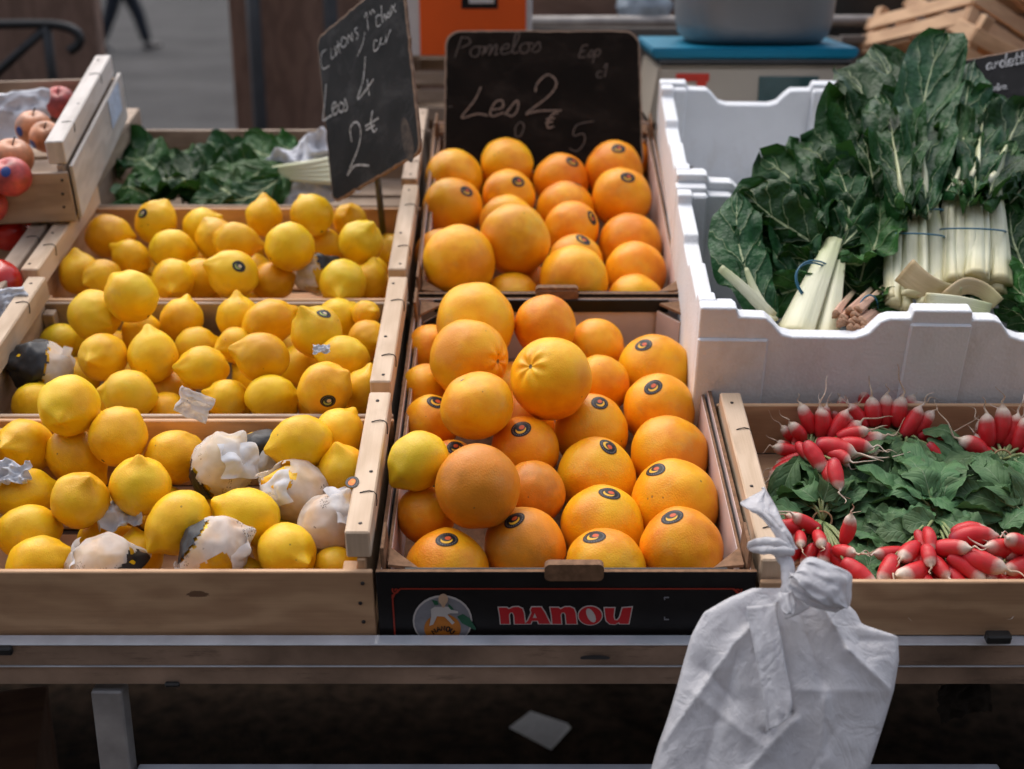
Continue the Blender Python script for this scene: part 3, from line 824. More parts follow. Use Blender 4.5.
FRUIT = [
 ('lemon', 'F', [-0.5309, 0.2574, 0.1483], 0.0359, 1.2, [0.097, -0.987, 0.125], None, "plump lemon with its bumpy tip facing out, perched over the front crate's rear board"),
 ('lemon', 'F', [-0.5913, 0.2454, 0.0956], 0.0339, 1.25, [-0.123, -0.863, 0.491], None, 'lemon at the left frame edge showing a dark round stem end'),
 ('lemon', 'F', [-0.4703, 0.2329, 0.12], 0.0346, 1.12, [0.311, 0.882, 0.353], None, 'smooth round lemon leaning on the rear board right of the bumpy-tipped lemon'),
 ('lemon', 'F', [-0.5285, 0.2389, 0.0839], 0.0327, 1.3, [0.715, -0.351, -0.604], None, 'slanting lemon wedged below the bumpy-tipped lemon in the front crate'),
 ('lemon', 'F', [-0.4854, 0.1196, 0.1096], 0.032, 1.05, [0.452, -0.081, 0.888], None, 'pale lemon with a small green stem dot near its top'),
 ('lemon', 'F', [-0.4232, 0.1457, 0.1099], 0.0342, 1.07, [0.064, 0.102, 0.993], None, 'round lemon with a small brown scar on top, front crate centre left'),
 ('lemon', 'F', [-0.4052, 0.2328, 0.0896], 0.0326, 1.22, [0.907, 0.388, -0.165], None, 'lemon lying sideways just left of the paper-wrapped fruit by the rear board'),
 ('lemon', 'F', [-0.571, 0.1719, 0.0793], 0.0304, 1.25, [0.83, 0.55, -0.089], None, 'half hidden lemon between two others at the left frame edge'),
 ('lemon', 'F', [-0.543, 0.0996, 0.0813], 0.0303, 1.24, [-0.924, -0.376, 0.074], None, 'lemon lying lengthwise at the left frame edge near the front board'),
 ('lemon', 'F', [-0.5166, 0.0483, 0.0774], 0.0294, 1.2, [0.911, 0.301, 0.281], None, 'lemon touching the front board, far left, its tip pointing right'),
 ('lemon', 'F', [-0.3703, 0.0947, 0.0977], 0.0328, 1.28, [-0.596, -0.709, -0.377], None, 'long lemon with a thick pointed neck aimed down and left'),
 ('lemon', 'F', [-0.4716, 0.1263, 0.0473], 0.0277, 1.1, [0.897, 0.432, 0.094], None, 'deep orange-toned lemon sunk under the paper-wrapped lemon at front left'),
 ('lemon', 'F', [-0.4248, 0.099, 0.0459], 0.0284, 1.1, [-0.167, 0.584, 0.794], None, 'shaded lemon down in the gap left of the long-necked lemon'),
 ('wrap', 'F', [-0.4464, 0.0488, 0.0742], 0.0295, 1.28, [0.94, 0.337, -0.052], None, 'lemon in white tissue with a beige window, against the front board'),
 ('wrap', 'F', [-0.3251, 0.0524, 0.0907], 0.0315, 1.22, [0.87, 0.325, 0.37], None, 'lemon in torn white tissue with a black printed band, against the front board'),
 ('wrap', 'F', [-0.3413, 0.1962, 0.1022], 0.033, 1.15, [0.518, 0.44, 0.733], None, 'lemon bunched in white tissue with a black lower corner, mid front crate'),
 ('wrap', 'F', [-0.3068, 0.2414, 0.0867], 0.0279, 1.2, [0.752, 0.486, 0.445], None, 'lemon wrapped in black tissue behind a bare lemon near the rear board'),
 ('lemon', 'F', [-0.2487, 0.2124, 0.1239], 0.033, 1.2, [-0.898, -0.432, 0.09], None, 'big glossy lemon with a short tip left, on top beside the black tissue'),
 ('lemon', 'F', [-0.2105, 0.2595, 0.1066], 0.0304, 1.1, [0.421, 0.785, 0.454], None, 'pale lemon tucked under the right end of the glossy top lemon'),
 ('lemon', 'F', [-0.1972, 0.1891, 0.0986], 0.0305, 1.1, [-0.23, 0.037, 0.973], None, 'lemon against the right end wall of the front crate with stem scar left'),
 ('wrap', 'F', [-0.2489, 0.1602, 0.0908], 0.0313, 1.25, [-0.885, -0.06, 0.462], None, 'lemon in rumpled white tissue in front of the glossy top lemon'),
 ('wrap', 'F', [-0.2052, 0.1092, 0.0837], 0.0304, 1.2, [0.512, 0.44, 0.738], None, "lemon in white tissue against the crate's right end bar"),
 ('lemon', 'F', [-0.2959, 0.1067, 0.0955], 0.0325, 1.22, [-0.902, 0.182, 0.391], None, 'smooth lemon between three tissue wrapped ones, tip to the upper left'),
 ('lemon', 'F', [-0.2461, 0.0584, 0.0845], 0.0317, 1.12, [0.704, -0.681, 0.201], None, 'lemon by the front board with a knobbly tip facing forward'),
 ('lemon', 'F', [-0.1973, 0.0652, 0.0592], 0.0222, 1.1, [0.931, 0.315, 0.183], None, 'small bit of lemon in the front right corner of the front crate'),
 ('lemon', 'F', [-0.3015, 0.0655, 0.0389], 0.0268, 1.1, [0.92, 0.365, 0.14], None, 'lemon low behind the front board beneath the torn tissue'),
 ('lemon', 'M', [-0.5816, 0.5386, 0.118], 0.0349, 1.18, [0.697, -0.717, 0.015], None, 'bulging lemon with a warty face and blunt tip, left in the middle crate'),
 ('lemon', 'M', [-0.5239, 0.5299, 0.1524], 0.0351, 1.1, [-0.669, 0.41, 0.621], None, 'lemon with a greenish tip balanced across two crates'),
 ('lemon', 'M', [-0.469, 0.5651, 0.0955], 0.0306, 1.1, [0.074, 0.771, 0.632], None, 'round lemon alone against the board of the middle crate'),
 ('lemon', 'M', [-0.5447, 0.4372, 0.1095], 0.032, 1.1, [-0.107, -0.922, 0.373], None, 'lemon with its pinched tip straight at the viewer, left middle crate'),
 ('lemon', 'M', [-0.4777, 0.4366, 0.1114], 0.0326, 1.12, [-0.167, 0.458, 0.873], None, 'upright lemon in the middle crate centre left'),
 ('lemon', 'M', [-0.5262, 0.5567, 0.0791], 0.0284, 1.1, [-0.371, 0.519, 0.77], None, 'lemon half hidden behind the upright lemon of the middle crate'),
 ('lemon', 'M', [-0.4417, 0.5188, 0.0779], 0.028, 1.15, [0.858, 0.504, 0.099], None, 'lemon peeking over a wide lemon in the middle crate centre'),
 ('lemon', 'M', [-0.4105, 0.4261, 0.0991], 0.0292, 1.22, [-0.876, -0.364, 0.316], None, 'wide lemon with a tiny black speck at its left end'),
 ('lemon', 'M', [-0.3889, 0.5645, 0.0991], 0.0305, 1.1, [-0.067, 0.386, 0.92], None, "round lemon with a nub on top at the middle crate's rear board"),
 ('lemon', 'M', [-0.3389, 0.5331, 0.1099], 0.0314, 1.28, [0.846, 0.494, 0.203], None, 'long lemon sloping up to the right at the rear of the middle crate'),
 ('lemon', 'M', [-0.2631, 0.4745, 0.1268], 0.0351, 1.08, [-0.354, -0.12, 0.927], [0.359, -0.164, 0.919], 'lemon with a dark oval sticker at its top right, rear of middle crate'),
 ('lemon', 'M', [-0.2482, 0.5716, 0.0935], 0.03, 1.1, [0.725, 0.543, 0.424], None, 'lemon peeking from behind the stickered lemon of the middle crate'),
 ('lemon', 'M', [-0.2059, 0.5569, 0.1096], 0.0197, 1.2, [0.586, -0.667, 0.461], None, 'small lemon with a curled tip in the rear right corner, middle crate'),
 ('lemon', 'M', [-0.1985, 0.5016, 0.0989], 0.0276, 1.12, [0.685, -0.713, 0.153], None, 'lemon with a brown stem eye at the right end wall, middle crate'),
 ('lemon', 'M', [-0.2227, 0.4295, 0.1125], 0.0292, 1.22, [-0.977, -0.021, 0.214], None, 'lemon with a faint bruise and a shred of white tissue on it'),
 ('lemon', 'M', [-0.3291, 0.4199, 0.1197], 0.0329, 1.15, [-0.928, -0.1, 0.358], None, 'broad lemon with faint pale scratches, centre of the middle crate'),
 ('lemon', 'M', [-0.3823, 0.5056, 0.0887], 0.0249, 1.2, [-0.692, -0.718, 0.071], None, 'knobbly lemon end poking out left of the scratched broad lemon'),
 ('lemon', 'M', [-0.2951, 0.498, 0.0594], 0.0306, 1.1, [0.972, 0.225, 0.068], None, 'shaded lemon down in the gap right of the scratched broad lemon'),
 ('lemon', 'M', [-0.3122, 0.3694, 0.0892], 0.0298, 1.18, [0.98, 0.2, -0.023], None, "lemon lying flat over the front crate's rear board, middle crate centre"),
 ('lemon', 'M', [-0.3726, 0.3811, 0.0788], 0.0261, 1.1, [-0.918, 0.012, 0.397], None, 'dull lemon right of the wedge of tissue at the middle crate front'),
 ('lemon', 'M', [-0.2374, 0.3462, 0.1158], 0.0343, 1.1, [0.795, 0.008, 0.607], [0.234, -0.968, 0.087], 'large lemon with a dark oval sticker on its lower face, middle crate'),
 ('lemon', 'M', [-0.1932, 0.3846, 0.0889], 0.0274, 1.15, [0.173, 0.537, 0.826], None, 'lemon squeezed between the big stickered one and the right end wall'),
 ('lemon', 'M', [-0.4924, 0.3605, 0.0994], 0.0309, 1.2, [-0.99, -0.048, 0.131], None, 'lemon lying sideways above the rear board of the front crate, centre left'),
 ('lemon', 'M', [-0.455, 0.3807, 0.0588], 0.0263, 1.1, [0.952, 0.307, 0.009], None, 'lemon top barely showing over the board left of the tissue wedge'),
 ('lemon', 'M', [-0.464, 0.4404, 0.0527], 0.0298, 1.1, [0.952, 0.304, 0.015], None, 'shaded lemon below the upright lemon in the middle crate'),
 ('lemon', 'M', [-0.624, 0.3815, 0.0708], 0.0288, 1.1, [0.925, 0.379, -0.035], None, 'orange-toned lemon in shade left of the bumpy-tipped lemon'),
 ('wrap', 'M', [-0.6309, 0.4333, 0.0979], 0.032, 1.2, [-0.852, -0.338, 0.4], None, 'lemon wrapped in black and white tissue at the far left of the middle crate'),
 ('lemon', 'M', [-0.6484, 0.5629, 0.0591], 0.0287, 1.1, [0.93, 0.367, -0.01], None, 'lemon low behind the black and white wrapped one'),
 ('lemon', 'M', [-0.5234, 0.4055, 0.0492], 0.0294, 1.1, [0.943, 0.333, -0.007], None, 'lemon sliver between the sideways lemon and the bumpy-tipped one'),
 ('lemon', 'K', [-0.6368, 0.8159, 0.109], 0.034, 1.15, [0.992, 0.112, -0.053], None, 'smooth lemon in the rear left corner of the back crate'),
 ('lemon', 'K', [-0.5679, 0.8456, 0.1197], 0.0327, 1.15, [0.408, 0.476, 0.779], [-0.446, -0.536, 0.717], 'lemon with a black oval sticker and a nub pointing up, back crate'),
 ('lemon', 'K', [-0.5265, 0.768, 0.1094], 0.031, 1.18, [0.986, 0.15, -0.072], None, 'lemon with a blunt right tip, second row of the back crate'),
 ('lemon', 'K', [-0.5949, 0.7759, 0.0901], 0.0289, 1.12, [-0.831, 0.002, 0.556], None, 'small lemon behind the greenish-tipped one'),
 ('lemon', 'K', [-0.6527, 0.7039, 0.0985], 0.031, 1.1, [-0.165, 0.394, 0.904], None, 'lemon against the left end wall of the back crate'),
 ('lemon', 'K', [-0.6088, 0.6712, 0.11], 0.0267, 1.15, [-0.626, -0.777, 0.062], None, 'lemon with a crooked nub beside the left end wall'),
 ('lemon', 'K', [-0.5013, 0.6617, 0.1099], 0.0311, 1.12, [0.228, -0.973, 0.022], None, 'lemon facing forward with a pale green tip, back crate'),
 ('lemon', 'K', [-0.4967, 0.8497, 0.109], 0.0304, 1.08, [0.843, 0.39, 0.371], None, 'lemon touching the rear board left of centre in the back crate'),
 ('lemon', 'K', [-0.4626, 0.7986, 0.1103], 0.0329, 1.12, [-0.488, 0.27, 0.83], None, 'lemon overlapped by a long lemon, back crate centre'),
 ('lemon', 'K', [-0.4222, 0.7514, 0.1292], 0.0298, 1.25, [0.964, 0.109, -0.244], None, 'long mottled lemon across the middle of the back crate'),
 ('lemon', 'K', [-0.4105, 0.6577, 0.1218], 0.036, 1.12, [-0.792, -0.319, 0.521], [0.428, -0.611, 0.666], 'greenish lemon with a black oval sticker, front of the back crate'),
 ('lemon', 'K', [-0.4722, 0.7093, 0.089], 0.0304, 1.1, [-0.958, -0.125, 0.258], None, 'lemon wedged left of the greenish stickered lemon'),
 ('lemon', 'K', [-0.399, 0.8659, 0.1192], 0.0298, 1.1, [0.0, 0.411, 0.912], None, 'lemon with a nub upward against the rear board'),
 ('lemon', 'K', [-0.3173, 0.8408, 0.134], 0.0341, 1.04, [-0.503, 0.698, 0.509], None, 'roundest lemon in the back crate, high at the rear board'),
 ('lemon', 'K', [-0.3321, 0.7077, 0.1416], 0.0374, 1.05, [0.656, 0.745, 0.124], None, 'big plain lemon in the centre right of the back crate'),
 ('lemon', 'K', [-0.2625, 0.877, 0.1089], 0.0275, 1.05, [0.094, -0.427, 0.899], None, 'pale lemon at the rear right under the slanted slate'),
 ('lemon', 'K', [-0.2308, 0.7497, 0.13], 0.0344, 1.04, [0.454, -0.253, 0.854], None, 'orange-yellow lemon with a tiny speck by the right end wall, back crate'),
 ('lemon', 'K', [-0.2492, 0.6548, 0.1084], 0.0347, 1.08, [0.044, -0.998, 0.044], None, "lemon with its round nub facing forward at the back crate's right"),
 ('lemon', 'K', [-0.3022, 0.8498, 0.0755], 0.0291, 1.1, [0.975, 0.201, 0.097], None, 'lemon behind the scrap of tissue in the back crate'),
 ('lemon', 'K', [-0.3639, 0.7036, 0.0851], 0.0303, 1.15, [0.969, 0.238, 0.073], None, 'lemon in shade right of the greenish stickered one'),
 ('lemon', 'K', [-0.2147, 0.6994, 0.089], 0.0272, 1.15, [0.173, 0.465, 0.869], None, 'lemon squeezed in the front right corner of the back crate'),
 ('lemon', 'K', [-0.388, 0.733, 0.044], 0.0279, 1.1, [0.967, 0.245, 0.067], None, 'lemon sliver low at the board of the back crate'),
 ('wrap', 'K', [-0.2963, 0.7229, 0.0889], 0.0275, 1.15, [0.81, 0.366, 0.458], None, 'lemon in beige tissue with a black end, back crate'),
 ('grapefruit', 'G', [-0.0494, 0.4897, 0.1333], 0.0549, 0.93, [-0.738, 0.419, -0.53], None, 'smooth golden grapefruit topping the pile, rear left of the front box'),
 ('grapefruit', 'G', [0.0453, 0.5053, 0.1188], 0.0439, 0.93, [-0.703, 0.451, -0.55], None, "grapefruit standing upright beside the box's rear cardboard tab"),
 ('grapefruit', 'G', [-0.0554, 0.3867, 0.1365], 0.0515, 0.92, [0.835, -0.507, 0.215], None, 'grapefruit with a reddish blush and a brown stem star on its right'),
 ('grapefruit', 'G', [-0.0424, 0.2726, 0.1374], 0.0449, 1.02, [-0.46, 0.139, 0.877], None, 'slightly ribbed yellow-orange grapefruit in the left centre of the pile'),
 ('grapefruit', 'G', [0.0485, 0.3258, 0.1442], 0.0517, 1.0, [-0.557, -0.499, 0.664], None, 'grapefruit with a puckered stem end facing the viewer, highest in the centre'),
 ('lemon', 'G', [-0.1066, 0.154, 0.1389], 0.0329, 1.17, [-0.717, -0.563, -0.411], None, 'lone lemon resting among the grapefruit at the left wall of the front box'),
 ('grapefruit', 'G', [-0.0383, 0.1149, 0.1321], 0.0483, 0.93, [-0.737, 0.35, -0.579], None, 'russet grapefruit with a greenish brown patch, front left of the pile'),
 ('grapefruit', 'G', [0.118, 0.5265, 0.0733], 0.0407, 0.93, [-0.677, 0.465, -0.57], None, 'grapefruit by the rear wall behind the puckered one'),
 ('grapefruit', 'G', [0.1967, 0.471, 0.0677], 0.0521, 0.93, [-0.645, 0.48, -0.594], [-0.391, -0.161, 0.906], 'rearmost stickered grapefruit along the right wall of the front box'),
 ('grapefruit', 'G', [0.1922, 0.3738, 0.0666], 0.0484, 0.93, [-0.643, 0.464, -0.609], [-0.241, -0.278, 0.93], 'second stickered grapefruit from the back along the right wall'),
 ('grapefruit', 'G', [0.1173, 0.4194, 0.0781], 0.04, 0.93, [-0.675, 0.451, -0.585], None, 'grapefruit half hidden right of the puckered one'),
 ('grapefruit', 'G', [0.101, 0.3275, 0.063], 0.0486, 0.93, [-0.68, 0.425, -0.598], [0.198, -0.074, 0.977], 'deep orange grapefruit with its sticker up, just below the puckered one'),
 ('grapefruit', 'G', [0.1971, 0.2779, 0.0602], 0.0511, 0.93, [-0.637, 0.446, -0.628], None, 'grapefruit without a sticker, third along the right wall'),
 ('grapefruit', 'G', [0.1035, 0.2322, 0.0593], 0.0499, 0.93, [-0.676, 0.406, -0.614], [0.255, -0.001, 0.967], 'yellow-orange grapefruit with a sticker at its top, centre of the front box'),
 ('grapefruit', 'G', [0.1925, 0.1777, 0.0624], 0.0531, 0.93, [-0.635, 0.425, -0.645], [-0.489, 0.063, 0.87], 'large grapefruit fourth along the right wall with its sticker at upper left'),
 ('grapefruit', 'G', [0.104, 0.1369, 0.0576], 0.0491, 0.93, [-0.674, 0.384, -0.631], [0.153, 0.052, 0.987], 'grapefruit in the second row from the front, sticker right of centre'),
 ('grapefruit', 'G', [0.1893, 0.0799, 0.0697], 0.0484, 0.93, [-0.631, 0.404, -0.662], [-0.288, 0.036, 0.957], 'front right corner grapefruit with a sticker on its top left'),
 ('grapefruit', 'G', [0.1027, 0.0475, 0.0686], 0.0459, 0.93, [-0.672, 0.365, -0.644], [-0.312, 0.089, 0.946], 'low grapefruit behind the right part of the front wall, sticker at its top left'),
 ('grapefruit', 'G', [0.016, 0.2681, 0.0757], 0.0432, 0.93, [-0.713, 0.387, -0.584], [-0.119, -0.296, 0.948], 'grapefruit with a sticker near its top, right of the ribbed one'),
 ('grapefruit', 'G', [0.0246, 0.1764, 0.0774], 0.0387, 0.93, [-0.709, 0.371, -0.599], None, 'plain grapefruit right of the russet one'),
 ('grapefruit', 'G', [0.0147, 0.0951, 0.0589], 0.0479, 0.93, [-0.713, 0.342, -0.612], [-0.26, -0.091, 0.961], 'broad grapefruit at the front wall under the russet one, sticker half hidden'),
 ('grapefruit', 'G', [-0.0716, 0.0555, 0.0599], 0.0479, 0.93, [-0.751, 0.298, -0.589], [0.028, -0.041, 0.999], 'front left corner grapefruit with a sticker at top centre'),
 ('grapefruit', 'G', [-0.0984, 0.1326, 0.0784], 0.0343, 0.93, [-0.761, 0.313, -0.569], None, 'grapefruit at the left wall below the lone lemon'),
 ('grapefruit', 'G', [-0.1018, 0.3279, 0.0775], 0.0356, 0.93, [-0.758, 0.356, -0.547], [0.214, -0.119, 0.97], 'orange grapefruit at the left wall whose sticker shows beside the ribbed one'),
 ('grapefruit', 'G', [-0.115, 0.405, 0.0821], 0.0317, 0.93, [-0.761, 0.367, -0.535], None, 'grapefruit at the left wall under the blushed one'),
 ('grapefruit', 'G', [-0.1129, 0.5122, 0.0765], 0.0362, 0.93, [-0.758, 0.385, -0.526], None, 'grapefruit at the left rear corner behind the blushed one'),
 ('grapefruit', 'G', [-0.0743, 0.2617, 0.0572], 0.0322, 0.93, [-0.749, 0.347, -0.565], [0.18, -0.121, 0.976], 'grapefruit buried behind the lone lemon, only a sticker edge showing'),
 ('grapefruit', 'H', [-0.1009, 1.0461, 0.1099], 0.0508, 0.95, [-0.748, 0.463, -0.476], None, 'plain grapefruit in the rear left corner of the back box'),
 ('grapefruit', 'H', [-0.0065, 1.09, 0.1127], 0.0526, 0.95, [-0.722, 0.495, -0.484], None, 'grapefruit against the dark slate, left of centre in the back box'),
 ('grapefruit', 'H', [-0.0977, 0.9274, 0.1069], 0.0516, 0.95, [-0.748, 0.451, -0.486], [0.507, -0.338, 0.793], 'stickered grapefruit second from the back at the left wall, back box'),
 ('grapefruit', 'H', [-0.0054, 0.9681, 0.1096], 0.0472, 0.95, [-0.721, 0.484, -0.495], [0.366, -0.434, 0.823], 'stickered grapefruit in the middle of the second row, back box'),
 ('grapefruit', 'H', [0.0845, 1.0457, 0.1051], 0.0486, 0.95, [-0.696, 0.516, -0.5], [0.413, -0.237, 0.879], 'grapefruit right of centre under the slate with its sticker on top'),
 ('grapefruit', 'H', [0.1786, 1.0759, 0.1121], 0.0528, 0.95, [-0.668, 0.545, -0.506], [0.093, -0.3, 0.949], 'deep orange grapefruit in the rear right corner of the back box'),
 ('grapefruit', 'H', [0.1847, 0.9681, 0.1074], 0.0516, 0.95, [-0.664, 0.538, -0.519], [0.141, -0.359, 0.923], 'grapefruit with an orange flush on its right, second on the right wall'),
 ('grapefruit', 'H', [0.0892, 0.951, 0.0926], 0.0501, 0.95, [-0.693, 0.507, -0.512], [0.365, 0.344, 0.865], 'orange grapefruit with its sticker on top in the centre right of the back box'),
 ('grapefruit', 'H', [-0.0073, 0.877, 0.1017], 0.0473, 0.95, [-0.722, 0.473, -0.504], None, 'grapefruit mostly hidden behind the tall round one, back box'),
 ('grapefruit', 'H', [0.005, 0.7508, 0.1338], 0.0556, 0.95, [-0.718, 0.471, -0.512], None, 'tall round grapefruit with one small scar, centre of the back box'),
 ('grapefruit', 'H', [0.0967, 0.8598, 0.1004], 0.0457, 0.95, [-0.69, 0.503, -0.521], [0.745, -0.272, 0.609], 'yellow grapefruit with a sticker on its right side, back box'),
 ('grapefruit', 'H', [0.1909, 0.8493, 0.077], 0.0529, 0.95, [-0.659, 0.524, -0.54], None, 'plain grapefruit third along the right wall of the back box'),
 ('grapefruit', 'H', [-0.0791, 0.6885, 0.127], 0.055, 0.95, [-0.745, 0.434, -0.506], None, 'biggest grapefruit at the front left of the back box'),
 ('grapefruit', 'H', [-0.1121, 0.8032, 0.0797], 0.0436, 0.95, [-0.754, 0.427, -0.5], None, 'grapefruit pressed between the left wall and the biggest one, back box'),
 ('grapefruit', 'H', [0.0996, 0.7764, 0.0828], 0.0439, 0.95, [-0.688, 0.492, -0.534], [0.256, -0.067, 0.964], 'grapefruit with a sticker behind the front centre one of the back box'),
 ('grapefruit', 'H', [0.0927, 0.6856, 0.0977], 0.053, 0.95, [-0.689, 0.483, -0.54], None, 'orange grapefruit at the front wall beside the brown tab of the back box'),
 ('grapefruit', 'H', [0.1922, 0.7555, 0.0749], 0.0489, 0.95, [-0.656, 0.515, -0.552], None, 'grapefruit with a thin dark scar line, right wall of the back box'),
 ('grapefruit', 'H', [0.1851, 0.6705, 0.0649], 0.0461, 0.95, [-0.656, 0.501, -0.564], None, 'low grapefruit in the front right corner of the back box'),
 ('grapefruit', 'H', [0.0011, 0.6805, 0.064], 0.0451, 0.95, [-0.719, 0.445, -0.533], None, 'low grapefruit behind the brown tab of the back box'),
 ('grapefruit', 'H', [-0.1173, 0.7304, 0.062], 0.0341, 0.95, [-0.756, 0.413, -0.508], None, 'low grapefruit in the front left corner of the back box'),
 ('grapefruit', 'H', [0.0315, 0.7482, 0.055], 0.0324, 0.95, [-0.71, 0.461, -0.533], None, 'sunken grapefruit glimpsed between the tall round one and the front wall'),
]
# ------------------------------------------------------------------ fruit
LR = .0345
def lemon_mesh(el, seed, nu=36, nv=26):
    rnd = random.Random(seed); V, U = [], []
    tipb = rnd.uniform(.20, .36); tips = rnd.uniform(.18, .30); bend = rnd.uniform(-.12, .12); base = rnd.uniform(.03, .1)
    off = Vector((seed * 3.7, seed * 1.3, 0)); a = el * .92
    for i in range(nv + 1):
        th = pi * i / nv
        for j in range(nu):
            ph = 2 * pi * j / nu
            r = abs(sin(th)) ** .93
            z = a * cos(th) + tipb * exp(-(th / tips) ** 2) - base * exp(-((pi - th) / .3) ** 2)
            p = Vector((r * cos(ph), r * sin(ph), z))
            p.x += bend * exp(-(th / .45) ** 2)
            d = Vector((p.x, p.y, p.z / el)).normalized()
            k = 1 + .055 * noise.noise(d * 1.3 + off) + .028 * noise.noise(d * 3.2 + off) + .010 * noise.noise(d * 7 + off)
            # shallow furrows running into the neck
            k += .02 * exp(-((th - .5) / .3) ** 2) * sin(ph * 5 + seed)
            V.append(p * k * LR); U.append((i / nv, j / nu))
    Fc = []
    for i in range(nv):
        for j in range(nu):
            Fc.append((i * nu + j, (i + 1) * nu + j, (i + 1) * nu + (j + 1) % nu, i * nu + (j + 1) % nu))
    return V, Fc, U

GR = .0485
def grape_mesh(seed, nu=56, nv=40, star=None):
    rnd = random.Random(seed); V, U = [], []
    off = Vector((seed * 2.1, 0, seed * 4.4)); ob = rnd.uniform(.90, .97); dm = rnd.uniform(.03, .07); pk = rnd.choice((.0, .012, .03))
    if star: pk, dm = star, .10
    for i in range(nv + 1):
        th = pi * i / nv
        for j in range(nu):
            ph = 2 * pi * j / nu
            d = Vector((sin(th) * cos(ph), sin(th) * sin(ph), cos(th)))
            p = Vector((d.x, d.y, d.z * ob))
            k = 1 + .046 * noise.noise(d * 1.2 + off) + .018 * noise.noise(d * 2.7 + off) + .004 * noise.noise(d * 8 + off)
            k -= dm * exp(-(th / .17) ** 2) + .02 * exp(-((pi - th) / .2) ** 2)
            k += pk * sin(ph * 7 + seed) * exp(-((th - .28) / .16) ** 2)
            V.append(p * k * GR); U.append((i / nv, j / nu))
    Fc = []
    for i in range(nv):
        for j in range(nu):
            Fc.append((i * nu + j, (i + 1) * nu + j, (i + 1) * nu + (j + 1) % nu, i * nu + (j + 1) % nu))
    return V, Fc, U

ELS = (1.06, 1.14, 1.22, 1.30)
LGEO = {(e, s): lemon_mesh(e, 10 + s + int(e * 100)) for e in ELS for s in range(5)}
LMESH = {}
GGEO = [grape_mesh(40 + s) for s in range(8)]
GGEO[2] = grape_mesh(105, star=.030); GGEO[6] = grape_mesh(46, star=.022); GM = [None] * len(GGEO)

def frame_z(ax, spin):
    z = Vector(ax).normalized(); x = z.orthogonal().normalized(); y = z.cross(x)
    m = Matrix((x, y, z)).transposed().to_4x4()
    return m @ Matrix.Rotation(spin, 4, 'Z')

def fruit_sticker(o, geo, M4, d, a, b, mat, tilt_a=0.0):
    """thin sticker laid on the fruit's own surface round direction d (stall-plane axes)"""
    inv = M4.to_3x3().inverted()
    dl = (inv @ Vector(d)).normalized()
    bvh = BVHTree.FromPolygons(geo[0], geo[1])
    upl = (inv @ (Vector((cos(tilt_a), sin(tilt_a), .0)))).normalized()
    tx = (upl - dl * upl.dot(dl)).normalized(); ty = dl.cross(tx)
    sc = M4.to_scale().x; rr0 = geo[0][len(geo[0]) // 2].length
    V, U, Fc = [], [], []
    k, n = 28, 4
    def put(x, y):
        q = (dl * rr0 + tx * (x * a / sc) + ty * (y * b / sc)).normalized()
        h = bvh.ray_cast(q * .2, -q)
        p = h[0] if h[0] else q * rr0
        V.append(p + q * .0005); U.append((x, y))
    put(0, 0)
    for r in range(1, n + 1):
        for i in range(k): put(cos(2 * pi * i / k) * r / n, sin(2 * pi * i / k) * r / n)
    for i in range(k):
        j = (i + 1) % k; Fc.append((0, 1 + i, 1 + j))
        for r in range(n - 1): Fc.append((1 + r * k + i, 1 + (r + 1) * k + i, 1 + (r + 1) * k + j, 1 + r * k + j))
    link('sticker', mesh('sticker', V, Fc, U), o, None, (mat,))

def wrap_shell(geo, seed, mask, grow, crump):
    """paper pulled tight round a fruit: flat facets meeting in sharp creases; mask(d) < 0 is torn away"""
    rnd = random.Random(seed * 7 + 1); off = Vector((seed * 5.1, seed, 0)); V = []; keep = []
    N = []
    for _ in range(34):
        n = Vector((rnd.gauss(0, 1), rnd.gauss(0, 1), rnd.gauss(0, 1))).normalized(); N.append((n, 1 + grow + crump * rnd.random()))
    for p in geo[0]:
        d = p.normalized()
        r = min((h / max(.25, d.dot(n)) for n, h in N))
        r = max(1 + grow * .6, min(r, 1.20)) + .035 * crump * 10 * (.5 - abs(noise.noise(d * 5 + off))) * .5
        V.append(p * r); keep.append(mask(d) + .22 * noise.noise(d * 6 + off))
    Fc = [f for f in geo[1] if min(keep[i] for i in f) > 0]
    used = sorted({i for f in Fc for i in f}); mp = {i: k for k, i in enumerate(used)}
    return [V[i] for i in used], [tuple(mp[i] for i in f) for f in Fc]

